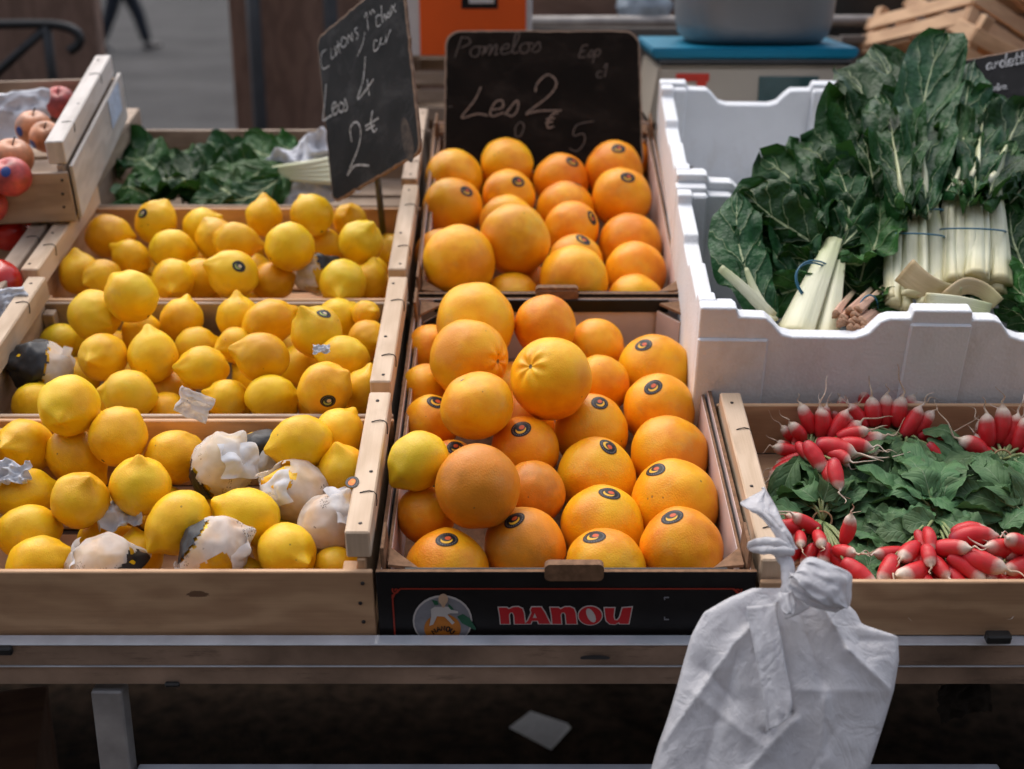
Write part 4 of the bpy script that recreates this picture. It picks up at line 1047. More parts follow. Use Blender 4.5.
WRAP_BIG = {e: lemon_mesh(e, 77, 72, 52) for e in ELS}
wrap_n = 0
def add_wrap(o, el, seed, Ml):
    """black end cap, white tissue body, twisted tail"""
    global wrap_n
    geo = WRAP_BIG[el]; rnd = random.Random(seed); inv = Ml.to_3x3().inverted()
    cfg = WRAPS[wrap_n]; wrap_n += 1
    bd = (inv @ Vector(cfg['black'])).normalized() if cfg.get('black') else None
    od = (inv @ Vector(cfg['open'])).normalized() if cfg.get('open') else None
    amt = cfg.get('amt', .55)
    def m_white(d):
        v = .6
        if bd: v = min(v, (amt + .06 - d.dot(bd)) * 1.2)
        if od: v = min(v, (.86 - d.dot(od)) * 1.2)
        return v
    V, Fc = wrap_shell(geo, seed, m_white, .03, .055)
    link('tissue_wrap', mesh('tissue_wrap', V, Fc), o, None, ('tissue',))
    if bd:
        V, Fc = wrap_shell(geo, seed + 3, lambda d: (d.dot(bd) - amt) * 1.2, .03, .05)
        link('black_tissue', mesh('black_tissue', V, Fc), o, None, ('tissue_black',))
    # loose, creased ends of the sheet standing off the fruit
    fd = (inv @ Vector(cfg['frill'])).normalized(); g = fd.orthogonal().normalized(); g2 = fd.cross(g)
    for q in range(1):
        a0 = q * 2.6 + seed; cdir = (fd + (g * cos(a0) + g2 * sin(a0)) * .42).normalized()
        e1 = (g * cos(a0 + 1.2) + g2 * sin(a0 + 1.2)); e1 = (e1 - cdir * e1.dot(cdir)).normalized(); e2 = cdir.cross(e1)
        n = 22; V = []; Fc = []
        for i in range(n):
            for j in range(n):
                x, y = i / (n - 1) * 2 - 1, j / (n - 1) * 2 - 1
                w = 1 + .28 * noise.noise(Vector((atan2(y, x) * 1.3, seed, q)))
                h = LR * (1.16 + .05 * q + .20 * (abs(noise.noise(Vector((x * .9 + seed, y * .9, q)))) * 2 - .3) + .05 * abs(noise.noise(Vector((x * 2.2, y * 2.2 + seed, q)))) - .16 * (x * x + y * y) + .16 * max(0, x) ** 2)
                V.append(cdir * h + e1 * x * LR * .78 * w + e2 * y * LR * .62 * w)
        for i in range(n - 1):
            for j in range(n - 1): Fc.append((i * n + j, i * n + j + 1, (i + 1) * n + j + 1, (i + 1) * n + j))
        link('tissue_flap', mesh('tissue_flap', V, Fc), o, None, ('paper_white',))

L_, U_, F_ = Vector((-1, 0, .2)), Vector((0, .1, 1)), Vector((0, -1, .35))
WRAPS = [dict(black=(1, -.2, -.2), amt=.72, frill=(-.9, -.45, .2)),
         dict(black=(-.85, .1, .55), amt=.62, open=(.35, -.9, -.1), frill=(.8, -.55, -.3)),
         dict(black=(-.8, -.35, -.5), amt=.62, frill=(.55, -.2, .8)),
         dict(black=(-.2, .1, 1), amt=-.2, frill=(.8, -.6, -.1)),
         dict(open=(-.55, -.3, .75), frill=(-.6, -.2, .55)),
         dict(open=(.1, .2, -1), frill=(.35, -.25, .9)),
         dict(black=(-.75, -.3, .45), amt=-.05, frill=(.85, -.35, .2)),
         dict(black=(.85, .25, .45), amt=.35, open=(.2, -.9, .1), frill=(-.6, -.5, .5))]

CN = {'F': 'lemons in the front crate', 'M': 'lemons in the middle crate', 'K': 'lemons in the back crate', 'G': 'grapefruit in the front box', 'H': 'grapefruit in the back box'}
rf = random.Random(5)
gi = 0
for kind, ct, p, rad, el, ax, st, label in FRUIT:
    Mp = Matrix.Translation(Vector(p))
    if kind == 'grapefruit':
        special = 'russet' in label
        k = 2 if 'with a puckered' in label else 6 if 'stem star' in label else gi % 8
        gi += 1
        if GM[k] is None: GM[k] = mesh('grapefruit', *GGEO[k])
        me = GM[k]
        if special: me = mesh('grapefruit', *GGEO[1]); k = 1
        Ml = Mp @ frame_z(ax, rf.uniform(0, 6)) @ Matrix.Scale(rad / GR, 4)
        o = bpy.data.objects.new('grapefruit', me); COL.objects.link(o)
        if not me.materials: me.materials.append(M['russet' if special else 'grapefruit'])
        o.matrix_world = T @ Ml
        tag(o, label, 'grapefruit', CN[ct])
        if st: fruit_sticker(o, GGEO[k], Ml, st, .0136, .0112, 'sticker', rf.uniform(-1.2, 1.2))
        continue
    e = min(ELS, key=lambda q: abs(q - el)); s = rf.randrange(5)
    if (e, s) not in LMESH:
        LMESH[(e, s)] = mesh('lemon', *LGEO[(e, s)]); LMESH[(e, s)].materials.append(M['lemon'])
    Ml = Mp @ frame_z(ax, rf.uniform(0, 6)) @ Matrix.Scale(rad / LR, 4) @ Matrix.Diagonal((1, 1, el / e, 1))
    o = bpy.data.objects.new('wrapped_lemon' if kind == 'wrap' else 'lemon', LMESH[(e, s)]); COL.objects.link(o)
    o.matrix_world = T @ Ml
    tag(o, label, 'lemon', CN[ct] if kind != 'wrap' else 'tissue wrapped lemons')
    if kind == 'wrap': add_wrap(o, e, 20 + wrap_n, Ml)
    if st: fruit_sticker(o, LGEO[(e, s)], Ml, st, .0102, .0084, 'sticker2', rf.uniform(-.4, .4))

# buried fruit that closes the gaps under the visible layer
FILL = {'F': ('lemon', 'lemon buried under the top layer of the front crate'), 'M': ('lemon', 'lemon buried under the top layer of the middle crate'), 'K': ('lemon', 'lemon buried under the top layer of the back crate')}
have = [(Vector(f[2]), f[3]) for f in FRUIT]
for ct, (u0, u1, v0, v1) in {'F': (-.60, -.20, .05, .25), 'M': (-.60, -.20, .35, .56), 'K': (-.60, -.20, .66, .89)}.items():
    n = 0
    for a in range(7):
        for b_ in range(4):
            p = Vector((u0 + (u1 - u0) * (a + .5 * (b_ % 2)) / 6.5 + rf.uniform(-.006, .006), v0 + (v1 - v0) * b_ / 3 + rf.uniform(-.006, .006), .044))
            if all((p - q).length > (r + .031) * .93 for q, r in have):
                have.append((p, .031)); e = rf.choice(ELS[:2]); s = rf.randrange(5)
                if (e, s) not in LMESH:
                    LMESH[(e, s)] = mesh('lemon', *LGEO[(e, s)]); LMESH[(e, s)].materials.append(M['lemon'])
                o = bpy.data.objects.new('lemon', LMESH[(e, s)]); COL.objects.link(o)
                o.matrix_world = T @ Matrix.Translation(p) @ frame_z((rf.uniform(-1, 1), rf.uniform(-1, 1), .2), 0) @ Matrix.Scale(.031 / LR, 4)
                tag(o, FILL[ct][1], 'lemon', CN[ct])

for ct, (v0, v1, zf, tl) in {'G': (.058, .44, .054, 0), 'H': (.69, 1.16, .060, tan(R(4)))}.items():
    for a in range(4):
        for b_ in range(6):
            v = v0 + (v1 - v0) * b_ / 5
            p = Vector((-.086 + .286 * a / 3 + rf.uniform(-.01, .01), v, zf + (v - .625) * tl))
            if all((p - q).length > (r + .040) * .90 for q, r in have):
                have.append((p, .040))
                if GM[3] is None: GM[3] = mesh('grapefruit', *GGEO[3])
                if not GM[3].materials: GM[3].materials.append(M['grapefruit'])
                o = bpy.data.objects.new('grapefruit', GM[3]); COL.objects.link(o)
                o.matrix_world = T @ Matrix.Translation(p) @ frame_z((rf.uniform(-1, 1), rf.uniform(-1, 1), -.5), 0) @ Matrix.Scale(.043 / GR, 4)
                tag(o, 'grapefruit buried under the pile in the %s box' % ('front' if ct == 'G' else 'back'), 'grapefruit', CN[ct])

# loose tissue scraps
def crumple(name, label, px, py, d, w, h, ang, seed, mat='paper_white', amp=.012, tilt=.5, cat='paper', obj=True, parent=None):
    c = uvw(px, py, d); rnd = random.Random(seed)
    nx, ny = 26, 22; V, Fc = [], []
    e1 = Vector((cos(ang), 0, sin(ang))); nrm = Vector((0, -sin(tilt), cos(tilt)))
    e1 = (e1 - nrm * e1.dot(nrm)).normalized(); e2 = nrm.cross(e1)
    for j in range(ny):
        for i in range(nx):
            x = (i / (nx - 1) - .5); y = (j / (ny - 1) - .5)
            q = Vector((x * 4 + seed, y * 4, seed * .7))
            edge = 1 + .25 * noise.noise(Vector((atan2(y, x) * 1.5, seed, 0)))
            z = amp * (2.0 * (.5 - abs(noise.noise(q * .7))) + .8 * (.5 - abs(noise.noise(q * 1.6))) + .15 * noise.noise(q * 4))
            V.append(c + e1 * (x * w * edge) + e2 * (y * h * edge) + nrm * z)
    for j in range(ny - 1):
        for i in range(nx - 1): Fc.append((j * nx + i, j * nx + i + 1, (j + 1) * nx + i + 1, (j + 1) * nx + i))
    o = link(name, mesh(name, V, Fc, None, True), parent, None if parent else T, (mat,))
    so = o.modifiers.new('thick', 'SOLIDIFY'); so.thickness = .0006
    if not parent: tag(o, label, cat, 'loose tissue among the lemons')
    return o
crumple('tissue_scrap', 'white tissue scrap in the gap left of the long-necked lemon', 121, 516, 1.475, .05, .035, .4, 1)
crumple('tissue_scrap', 'upright wedge of pale tissue at the front of the middle crate', 195, 404, 1.575, .032, .042, 1.2, 2, 'tissue', .006, 1.2)
crumple('tissue_scrap', 'small white shred lying on the bruised lemon of the middle crate', 322, 350, 1.62, .020, .012, .2, 3, 'paper_white', .004)
crumple('tissue_scrap', 'white tissue between the middle and front crates at the left frame edge', 10, 476, 1.50, .05, .03, .1, 4)
crumple('paper_sheet', 'rumpled white paper under the pale leaf stalks in the greens crate', 310, 178, 2.30, .13, .13, .6, 5, 'paper_white', .03, .9)

# apples and tomatoes of the left crates
def apple(px, py, d, r, mat, label, name='apple', cat='apple', stick=None, stem=True, group='apples in the pale crate'):
    c = uvw(px, py, d); nu, nv = 28, 20; V, Fc, U = [], [], []
    for i in range(nv + 1):
        th = pi * i / nv
        for j in range(nu):
            ph = 2 * pi * j / nu
            k = 1 - .24 * exp(-(th / .30) ** 2) - .14 * exp(-((pi - th) / .28) ** 2) + .02 * cos(5 * ph) * (th / pi)
            V.append(Vector((sin(th) * cos(ph) * (1 - .08 * (th / pi) ** 2), sin(th) * sin(ph) * (1 - .08 * (th / pi) ** 2), cos(th) * .93)) * k * r); U.append((0, 0))
    for i in range(nv):
        for j in range(nu): Fc.append((i * nu + j, (i + 1) * nu + j, (i + 1) * nu + (j + 1) % nu, i * nu + (j + 1) % nu))
    rx = random.Random(int(px * 7 + py))
    Ml = Matrix.Translation(c) @ Euler((rx.uniform(.05, .4), rx.uniform(-.3, .3), 0)).to_matrix().to_4x4()
    o = link(name, mesh(name, V, Fc, U), None, T @ Ml, (mat,)); tag(o, label, cat, group)
    if stem:
        V2, F2, U2 = tube([(0, 0, r * .66), (.001, 0, r * .9), (.004, .001, r * 1.18)], .0012, 6)
        link('stem', mesh('stem', V2, F2, U2), o, None, ('staple',))
    if stick: fruit_sticker(o, (V, Fc), Ml, stick, .0075, .0085, 'sticker_blue')
apple(34, 128, 2.10, .030, 'apple', 'orange-red apple with a blue sticker and upright stem', stick=(-.5, -.8, .1))
apple(46, 137, 2.04, .026, 'apple', 'apple half hidden behind the crate bar, blue sticker low on it', stick=(-.6, -.7, -.2))
apple(13, 158, 1.99, .032, 'apple', 'apple with a dark stem at the left frame edge')
apple(11, 177, 1.93, .031, 'apple_red', 'pinkish red apple against the front board with a blue sticker', stick=(.1, -.7, .55), stem=False)
apple(60, 103, 2.28, .030, 'apple_red', 'apple with a red top and yellow side by the rear board')
apple(-14, 205, 1.95, .032, 'apple_red', 'apple at the lower left of the pale crate', stem=False)
crumple('paper_liner', 'crumpled white liner sheet behind the apples', 6, 125, 2.2, .16, .10, .1, 9, 'paper_white', .02, .9)
apple(-3, 283, 1.86, .036, 'tomato', 'bright red tomato at the left frame edge', 'tomato', 'tomato', stem=False, group='tomatoes in the left crates')
apple(8, 233, 2.02, .030, 'tomato', 'dark red tomato in shade beneath the apple crate, at the frame edge', 'tomato', 'tomato', stem=False, group='tomatoes in the left crates')
apple(30, 236, 2.06, .030, 'tomato', 'dark red tomato in shade beneath the apple crate, near its right end', 'tomato', 'tomato', stem=False, group='tomatoes in the left crates')
crumple('paper_liner', 'white paper edge below the red tomato at the left', 0, 310, 1.80, .08, .05, .3, 12, 'paper_white', .012, .8)

# ------------------------------------------------------------------ leaves
def leaf_geo(mid, width, side, seed, ruffle=.012, cup=.25, nu=26, nv=13, base=.25, tip=.75, freq=1.0, rnd_=.5):
    """blade along the 3-D midrib 'mid'; 'side' is the rough across direction"""
    P = catmull([Vector(p) for p in mid], 8)
    L = [0]
    for a, b in zip(P, P[1:]): L.append(L[-1] + (b - a).length)
    tot = L[-1]; V, U, Fc = [], [], []
    off = Vector((seed * 1.37, seed * .61, seed * 2.2))
    side = Vector(side)
    for i in range(nu + 1):
        t = i / nu; s = t * tot
        k = max(0, min(len(P) - 2, next((q for q in range(len(L) - 1) if L[q + 1] >= s), len(L) - 2)))
        f = (s - L[k]) / max(1e-9, L[k + 1] - L[k]); c = P[k].lerp(P[k + 1], f); tg = (P[k + 1] - P[k]).normalized()
        ac = (side - tg * side.dot(tg)).normalized(); nm = tg.cross(ac)
        wdt = (base + (1 - base) * min(1, t / .42) ** .8) * (1 if t < tip else max(0, 1 - ((t - tip) / (1 - tip)) ** 2) ** rnd_ * .98 + .02)
        if t < .04: wdt *= .35 + 16 * t
        for j in range(nv):
            y = 2 * j / (nv - 1) - 1
            q = Vector((t * 3.2 * freq, y * 1.2, 0)) + off
            wv = width * wdt * (1 + .16 * noise.noise(Vector((t * 5 * freq, 7 if y > 0 else 2, seed))))
            ru = ruffle * abs(y) ** 1.3 * (1.5 * noise.noise(q * 1.5) + .9 * noise.noise(q * 3.4) + sin(t * 21 * freq + seed * 2 + (1.5 if y > 0 else 0)) * .55)
            ru += ruffle * .35 * noise.noise(q * 4.2)
            V.append(c + ac * (y * wv * .5 * (1 - .12 * abs(y))) + nm * (ru + cup * width * .5 * wdt * y * y)); U.append((t, y))
    for i in range(nu):
        for j in range(nv - 1):
            Fc.append((i * nv + j, i * nv + j + 1, (i + 1) * nv + j + 1, (i + 1) * nv + j))
    return V, Fc, U

def leaf(parent, mid, width, side, seed, mat='chard', name='leaf', **k):
    V, Fc, U = leaf_geo(mid, width, side, seed, **k)
    return link(name, mesh(name, V, Fc, U), parent, None, (mat,))

def stalk(parent, pts, wd, th, side, mat='stalk', name='stalk', n=20):
    """flat pale stalk: elliptic section wd x th, slightly channelled"""
    P = catmull([Vector(p) for p in pts], 5) if len(pts) > 2 else [Vector(pts[0]).lerp(Vector(pts[1]), q / 8) for q in range(9)]
    V, U, Fc = [], [], []; kk = len(P)
    for i, c in enumerate(P):
        t = i / (kk - 1); tg = (P[min(i + 1, kk - 1)] - P[max(i - 1, 0)]).normalized()
        ac = (Vector(side) - tg * Vector(side).dot(tg)).normalized(); nm = tg.cross(ac)
        w_ = (wd[0] + (wd[1] - wd[0]) * t) * .5; h_ = th * (1 - .55 * t) * .5
        for j in range(n):
            a = 2 * pi * j / n; x, y = cos(a), sin(a)
            rb = 1 + .07 * cos(a * 6 + 1) + .05 * cos(a * 4)
            V.append(c + ac * (x * w_ * rb) + nm * (y * h_ * rb + h_ * .6 * x * x)); U.append((t, j / n))
    for i in range(kk - 1):
        for j in range(n): Fc.append((i * n + j, i * n + (j + 1) % n, (i + 1) * n + (j + 1) % n, (i + 1) * n + j))
    Fc.append(tuple(range(n - 1, -1, -1))); Fc.append(tuple((kk - 1) * n + j for j in range(n)))
    return link(name, mesh(name, V, Fc, U), parent, None, (mat,))

def px3(*a): return [uvw(*p) for p in a]
def band(parent, cen, ax1, ax2, r, mat='band_blue', name='rubber_band'):
    pts = [Vector(cen) + Vector(ax1) * cos(2 * pi * i / 24) + Vector(ax2) * sin(2 * pi * i / 24) for i in range(25)]
    V, Fc, U = tube(pts, r, 6, False, 0)
    return link(name, mesh(name, V, Fc, U), parent, None, (mat,))

XS = (1, 0, 0)
def bunch(label, group='bunches of chard in the foam box'):
    return thing('chard_bunch', label, 'chard', T, group)
cr = random.Random(8)

# bunch 1: single leaf at the left wall of the foam box
b1 = bunch('lone chard leaf with fanned pale veins at the left wall of the foam box')
leaf(b1, px3((772, 322, 1.70), (752, 285, 1.725), (738, 240, 1.77), (737, 192, 1.82)), .088, (1, .2, .1), 3, ruffle=.008, cup=.25, base=.3, tip=.6)
leaf(b1, px3((770, 320, 1.71), (752, 285, 1.74), (746, 245, 1.78), (744, 212, 1.82)), .05, (1, .3, -.3), 4, ruffle=.01, cup=-.2)
stalk(b1, px3((772, 318, 1.695), (745, 290, 1.705), (720, 268, 1.72)), (.017, .010), .006, (.6, 0, .8))
stalk(b1, px3((772, 322, 1.69), (757, 296, 1.712), (746, 268, 1.728)), (.018, .005), .006, (1, 0, .3))

# bunch 2: slanting pale stalks with blue band, leaves spread up and left
b2 = bunch('chard bunch with broad cream stalks slanting left under a blue rubber band')
for (x0, y0, x1, y1, wd, dd) in ((793, 334, 834, 238, .050, 0), (808, 338, 835, 252, .040, .006), (824, 338, 840, 248, .036, -.004), (816, 338, 842, 262, .036, .022), (785, 330, 830, 262, .036, .03)):
    stalk(b2, px3((x0, y0, 1.672 + dd), ((x0 + x1) / 2, (y0 + y1) / 2, 1.715 + dd), (x1, y1, 1.762 + dd)), (wd, wd * .42), .011, (1, 0, .35))
c = uvw(819, 285, 1.722); band(b2, c, (.034, .006, -.016), (.004, .020, .020), .0012); band(b2, c + Vector((.001, .002, .003)), (.0335, .006, -.014), (.004, .020, .020), .0012)
for k, (pts, wd, sd, rf_, m_) in enumerate([
    (((830, 262, 1.76), (800, 255, 1.80), (765, 240, 1.83), (738, 205, 1.86)), .085, (.2, 0, 1), .013, 'chard'),
    (((832, 255, 1.76), (800, 235, 1.78), (770, 215, 1.80), (745, 192, 1.83)), .10, (.4, .2, 1), .013, 'chard'),
    (((830, 280, 1.74), (795, 290, 1.76), (765, 300, 1.77), (748, 318, 1.76)), .07, (.2, .4, 1), .012, 'chard_lite'),
    (((835, 250, 1.77), (815, 210, 1.83), (790, 178, 1.88), (762, 158, 1.93)), .11, (.8, .2, .4), .016, 'chard'),
    (((835, 245, 1.78), (838, 200, 1.84), (822, 160, 1.92), (800, 142, 1.98)), .11, (1, .2, .2), .016, 'chard'),
    (((838, 245, 1.78), (862, 190, 1.84), (850, 140, 1.92), (845, 95, 1.99)), .12, (1, .2, 0), .018, 'chard'),
    (((838, 250, 1.76), (868, 215, 1.79), (872, 175, 1.83), (862, 135, 1.88)), .10, (1, 0, -.1), .018, 'chard'),
    (((838, 262, 1.74), (862, 262, 1.75), (878, 235, 1.77), (880, 200, 1.80)), .085, (.8, 0, .4), .016, 'chard_lite'),
    (((836, 270, 1.74), (855, 292, 1.74), (872, 300, 1.74), (885, 285, 1.75)), .06, (.3, 0, 1), .012, 'chard'),
    (((836, 255, 1.765), (848, 222, 1.79), (846, 190, 1.82), (835, 165, 1.86)), .085, (1, .1, .2), .018, 'chard'),
    (((832, 262, 1.75), (812, 262, 1.765), (795, 258, 1.775), (778, 262, 1.785)), .05, (.2, 0, 1), .012, 'chard'),
    (((836, 250, 1.80), (800, 215, 1.87), (775, 200, 1.91), (730, 215, 1.90)), .10, (.3, .2, 1), .014, 'chard'),
    (((838, 240, 1.82), (880, 150, 1.93), (860, 90, 2.02), (835, 70, 2.06)), .12, (1, .3, 0), .02, 'chard')]):
    leaf(b2, px3(*pts), wd, sd, 20 + k, m_, ruffle=rf_ * 1.25, cup=cr.uniform(-.55, .45), base=.18)

# bunches 3 and 4: upright bundles of stalks
def upright(label, xc, base_y, top_y, d0, half, band_y, leaves, seed, nst=11):
    b = bunch(label); used_ = []
    for k in range(nst):
        f = (k + .5) / nst * 2 - 1; f += cr.uniform(-.6, .6) / nst; dz = .016 * (1 - f * f) * (-1 if k % 2 else 1) + cr.uniform(-.006, .006)
        x = xc + f * half * .96; w_ = cr.uniform(.012, .030); bow = cr.uniform(-4, 4)
        path = [(x + cr.uniform(-3, 3), base_y + cr.uniform(-12, 6), d0 + dz), (x * .98 + xc * .02 + bow, (base_y + top_y) / 2 + 14, d0 + .052 + dz * .8), (xc + f * half * .86 + bow * .6, (base_y + top_y) / 2 - 24, d0 + .085 + dz * .7), (xc + f * half * .66 + cr.uniform(-4, 4), top_y + cr.uniform(-10, 18), d0 + .115 + dz * .6)]
        P = px3(*path); w1 = w_ * .5
        lf = leaves[min(range(len(leaves)), key=lambda q: abs(leaves[q][0][0][0] - path[3][0]) + (7 if q in used_ else 0))]
        if k % 2 == 0 and len(used_) < len(leaves):
            used_.append(leaves.index(lf)); lp = px3(*lf[0]); nd_ = (TI.to_3x3() @ FW) * .004
            P = P[:3] + [P[3].lerp(lp[0], .5) - nd_, lp[0].lerp(lp[1], .6) - nd_, lp[1] - nd_, lp[1].lerp(lp[2], .7) - nd_ * .5]; w1 = .003
        stalk(b, P, (w_ * 1.15, w1), cr.uniform(.009, .015), (1, cr.uniform(-.4, .4), cr.uniform(-.2, .2)))
    for q, by in enumerate(band_y):
        fr = (base_y - by) / (base_y - top_y); c = uvw(xc, by, d0 + .112 * fr + .002)
        band(b, c, (half / 750 * (1.22 - .24 * fr), 0, .002 * (1 if q else -1)), tuple(TI.to_3x3() @ FW * .026), .0012)
    for k, (pts, wd, sd, m_) in enumerate(leaves):
        leaf(b, px3(*pts), wd, sd, seed + k, m_, ruffle=cr.uniform(.014, .026), cup=cr.uniform(-.55, .45), base=.26)
    return b
b3 = upright('upright chard bunch with two blue bands, its cut stalks just left of centre', 916, 304, 196, 1.700, 27, (236, 212), [
    (((903, 214, 1.755), (898, 172, 1.81), (890, 125, 1.92), (880, 92, 1.98)), .10, XS, 'chard'),
    (((928, 212, 1.755), (922, 155, 1.85), (926, 90, 1.96), (945, 32, 2.04)), .105, (1, .2, 0), 'chard'),
    (((915, 213, 1.757), (908, 160, 1.88), (895, 90, 2.02), (872, 45, 2.10)), .13, (1, .2, .1), 'chard'),
    (((905, 214, 1.77), (885, 155, 1.92), (862, 105, 2.03), (838, 82, 2.09)), .12, (.9, .2, .4), 'chard'),
    (((930, 210, 1.84), (945, 165, 1.88), (950, 120, 1.94), (952, 85, 2.0)), .10, XS, 'chard'),
    (((900, 225, 1.80), (885, 215, 1.80), (878, 190, 1.82), (880, 160, 1.85)), .07, (1, 0, .2), 'chard'),
    (((920, 195, 1.88), (935, 130, 1.98), (925, 70, 2.07), (905, 60, 2.1)), .12, (1, .2, 0), 'chard')], 60)
b4 = upright('thick upright chard bunch with one blue band, the widest pale stalks in the box', 972, 286, 168, 1.725, 31, (231,), [
    (((975, 194, 1.778), (978, 145, 1.87), (984, 112, 1.95), (990, 92, 1.98)), .09, XS, 'chard'),
    (((958, 196, 1.778), (962, 145, 1.88), (966, 100, 1.96), (975, 60, 2.02)), .10, XS, 'chard'),
    (((988, 198, 1.778), (1003, 152, 1.87), (1018, 122, 1.93), (1028, 104, 1.96)), .10, XS, 'chard'),
    (((968, 206, 1.770), (965, 170, 1.84), (958, 140, 1.88), (955, 105, 1.92)), .075, XS, 'chard_lite'),
    (((983, 204, 1.770), (998, 185, 1.83), (1008, 165, 1.86), (1016, 140, 1.88)), .06, XS, 'chard_lite'),
    (((992, 210, 1.82), (1012, 200, 1.84), (1030, 180, 1.86), (1045, 150, 1.9)), .09, (.7, 0, .7), 'chard')], 80, 13)
b5 = bunch('dark chard leaves with thin pale ribs cut by the right frame edge')
for k, (pts, wd, sd, m_) in enumerate([
    (((1040, 300, 1.72), (1025, 270, 1.75), (1012, 235, 1.79), (1010, 200, 1.84)), .08, (1, 0, .2), 'chard'),
    (((1050, 290, 1.74), (1040, 255, 1.77), (1028, 225, 1.80), (1022, 190, 1.85)), .08, (1, 0, .2), 'chard_lite'),
    (((1045, 345, 1.67), (1030, 325, 1.69), (1015, 312, 1.71), (1000, 308, 1.73)), .05, (0, .6, 1), 'chard'),
    (((1050, 320, 1.68), (1030, 300, 1.70), (1012, 285, 1.73), (1000, 262, 1.77)), .06, (.6, .2, 1), 'chard_lite'),
    (((1060, 270, 1.76), (1052, 215, 1.83), (1046, 160, 1.9), (1042, 118, 1.94)), .10, (1, 0, 0), 'chard')]):
    leaf(b5, px3(*pts), wd, sd, 100 + k, m_, ruffle=.013, cup=cr.uniform(-.3, .3), base=.2)
stalk(b5, px3((1048, 330, 1.68), (1040, 290, 1.72), (1030, 255, 1.76)), (.02, .008), .008, XS)

# dark leaves lying under the bunches so that the box reads full
b6 = bunch('dark leaves packed low along the rear wall of the front foam box')
for k in range(16):
    x = 765 + k * 18; dd = cr.uniform(-.03, .03) + (.07 if x > 870 else 0)
    leaf(b6, px3((x, cr.uniform(285, 305), 1.78 + dd), (x + cr.uniform(-12, 12), 255, 1.80 + dd), (x + cr.uniform(-20, 20), 222, 1.835 + dd), (x + cr.uniform(-30, 30), 190, 1.88 + dd)), .085, (1, cr.uniform(-.4, .4), cr.uniform(-.4, .4)), 130 + k, 'chard', ruffle=.016, cup=cr.uniform(-.4, .4))

# pink stemmed bunch and trimmed stalk pieces
b7 = thing('pink_stemmed_bunch', 'small bunch with pinkish stem ends and a blue band beside the slanting stalks', 'greens', T)
for k in range(15):
    fx, fy = cr.uniform(-1, 1), cr.uniform(-1, 1)
    x = 850 + fx * 17; y = 318 + fy * 13
    stalk(b7, px3((x, y, 1.655 + .01 * fy * -1), (x + 8 + 4 * fx, y - 8, 1.69), (x + 24 + 8 * fx, y - 22 + 3 * fy, 1.74)), (.012, .008), .011, (1, 0, .4), 'pink_stem', 'pink_stem')
for k in range(6):
    leaf(b7, px3((866, 312, 1.70), (880 + k * 2, 300 + k * 4, 1.71), (894, 296 + k * 6, 1.73), (905, 290 + k * 7, 1.75)), .035, (.3, .4, 1), 160 + k, 'chard_lite', ruffle=.008)
c = uvw(868, 310, 1.69); band(b7, c, (.012, .004, -.014), (.010, .012, .012), .0011)
st = thing('stalk_trimming', 'brownish trimmed stalk piece lying across the upright chard bunches', 'stalk', T, 'trimmed stalk pieces')
stalk(st, px3((905, 270, 1.70), (928, 288, 1.685), (958, 297, 1.69)), (.034, .026), .013, (.5, .2, 1), 'stalk_tan', 'stalk_piece')
st = thing('stalk_trimming', 'curled yellowish stalk piece in front of the thick chard bunch', 'stalk', T, 'trimmed stalk pieces')
stalk(st, px3((942, 300, 1.68), (962, 286, 1.69), (982, 290, 1.695), (998, 304, 1.69)), (.022, .018), .012, (.2, .4, 1), 'stalk_tan', 'stalk_piece')
st = thing('stalk_trimming', 'pale flat stalk end resting on the foam box\'s front rim', 'stalk', T, 'trimmed stalk pieces')
stalk(st, px3((925, 300, 1.668), (958, 303, 1.668), (990, 310, 1.672)), (.018, .016), .009, (.2, .5, 1), 'stalk', 'stalk_piece')

# leaves in the back crate, lying on their sides
g1 = thing('greens_bunch', 'large dark green leaves piled in the left of the back crate', 'greens', T, 'greens in the back crate')
for k in range(15):
    x = cr.uniform(138, 262); y = cr.uniform(165, 203); dd = 2.17 + (203 - y) / 38 * .20; dx = cr.uniform(35, 58)
    leaf(g1, px3((x, y, dd), (x - dx * .35, y - cr.uniform(6, 16), dd + .015), (x - dx * .7, y - cr.uniform(4, 18), dd + .03), (max(104, x - dx), y - cr.uniform(-4, 14), dd + .04)), cr.uniform(.10, .15), (cr.uniform(-.3, .3), 1, cr.uniform(.0, .5)), 180 + k, 'chard' if k % 4 else 'chard_lite', ruffle=.013, cup=cr.uniform(-.35, .25), base=.3)
g2 = thing('greens_bunch', 'green leaf with a bold white midrib and pale stalks on white paper', 'greens', T, 'greens in the back crate')
for k, (pts, wd, sd, m_) in enumerate([
    (((285, 168, 2.26), (262, 172, 2.25), (235, 182, 2.23), (205, 195, 2.21)), .12, (.1, 1, .5), 'chard_lite'),
    (((290, 172, 2.26), (270, 185, 2.23), (245, 195, 2.21), (220, 200, 2.19)), .10, (.1, 1, .5), 'chard_lite'),
    (((285, 160, 2.30), (265, 155, 2.32), (250, 150, 2.34), (235, 158, 2.35)), .09, (.1, 1, .6), 'chard_lite'),
    (((300, 160, 2.34), (290, 150, 2.37), (278, 145, 2.40), (262, 147, 2.42)), .06, (.1, 1, .6), 'chard_lite'),
    (((280, 178, 2.22), (255, 195, 2.20), (235, 200, 2.19), (190, 202, 2.18)), .10, (.1, 1, .6), 'chard')]):
    leaf(g2, px3(*pts), wd, sd, 190 + k, m_, ruffle=.012, cup=cr.uniform(-.2, .2), base=.25)
for k in range(5):
    stalk(g2, px3((340 + 4 * k, 158 + 6 * k, 2.27 - .006 * k), (310, 163 + 4 * k, 2.26), (272, 168 + 2 * k, 2.25)), (.020, .010), .010, (0, 1, .5))
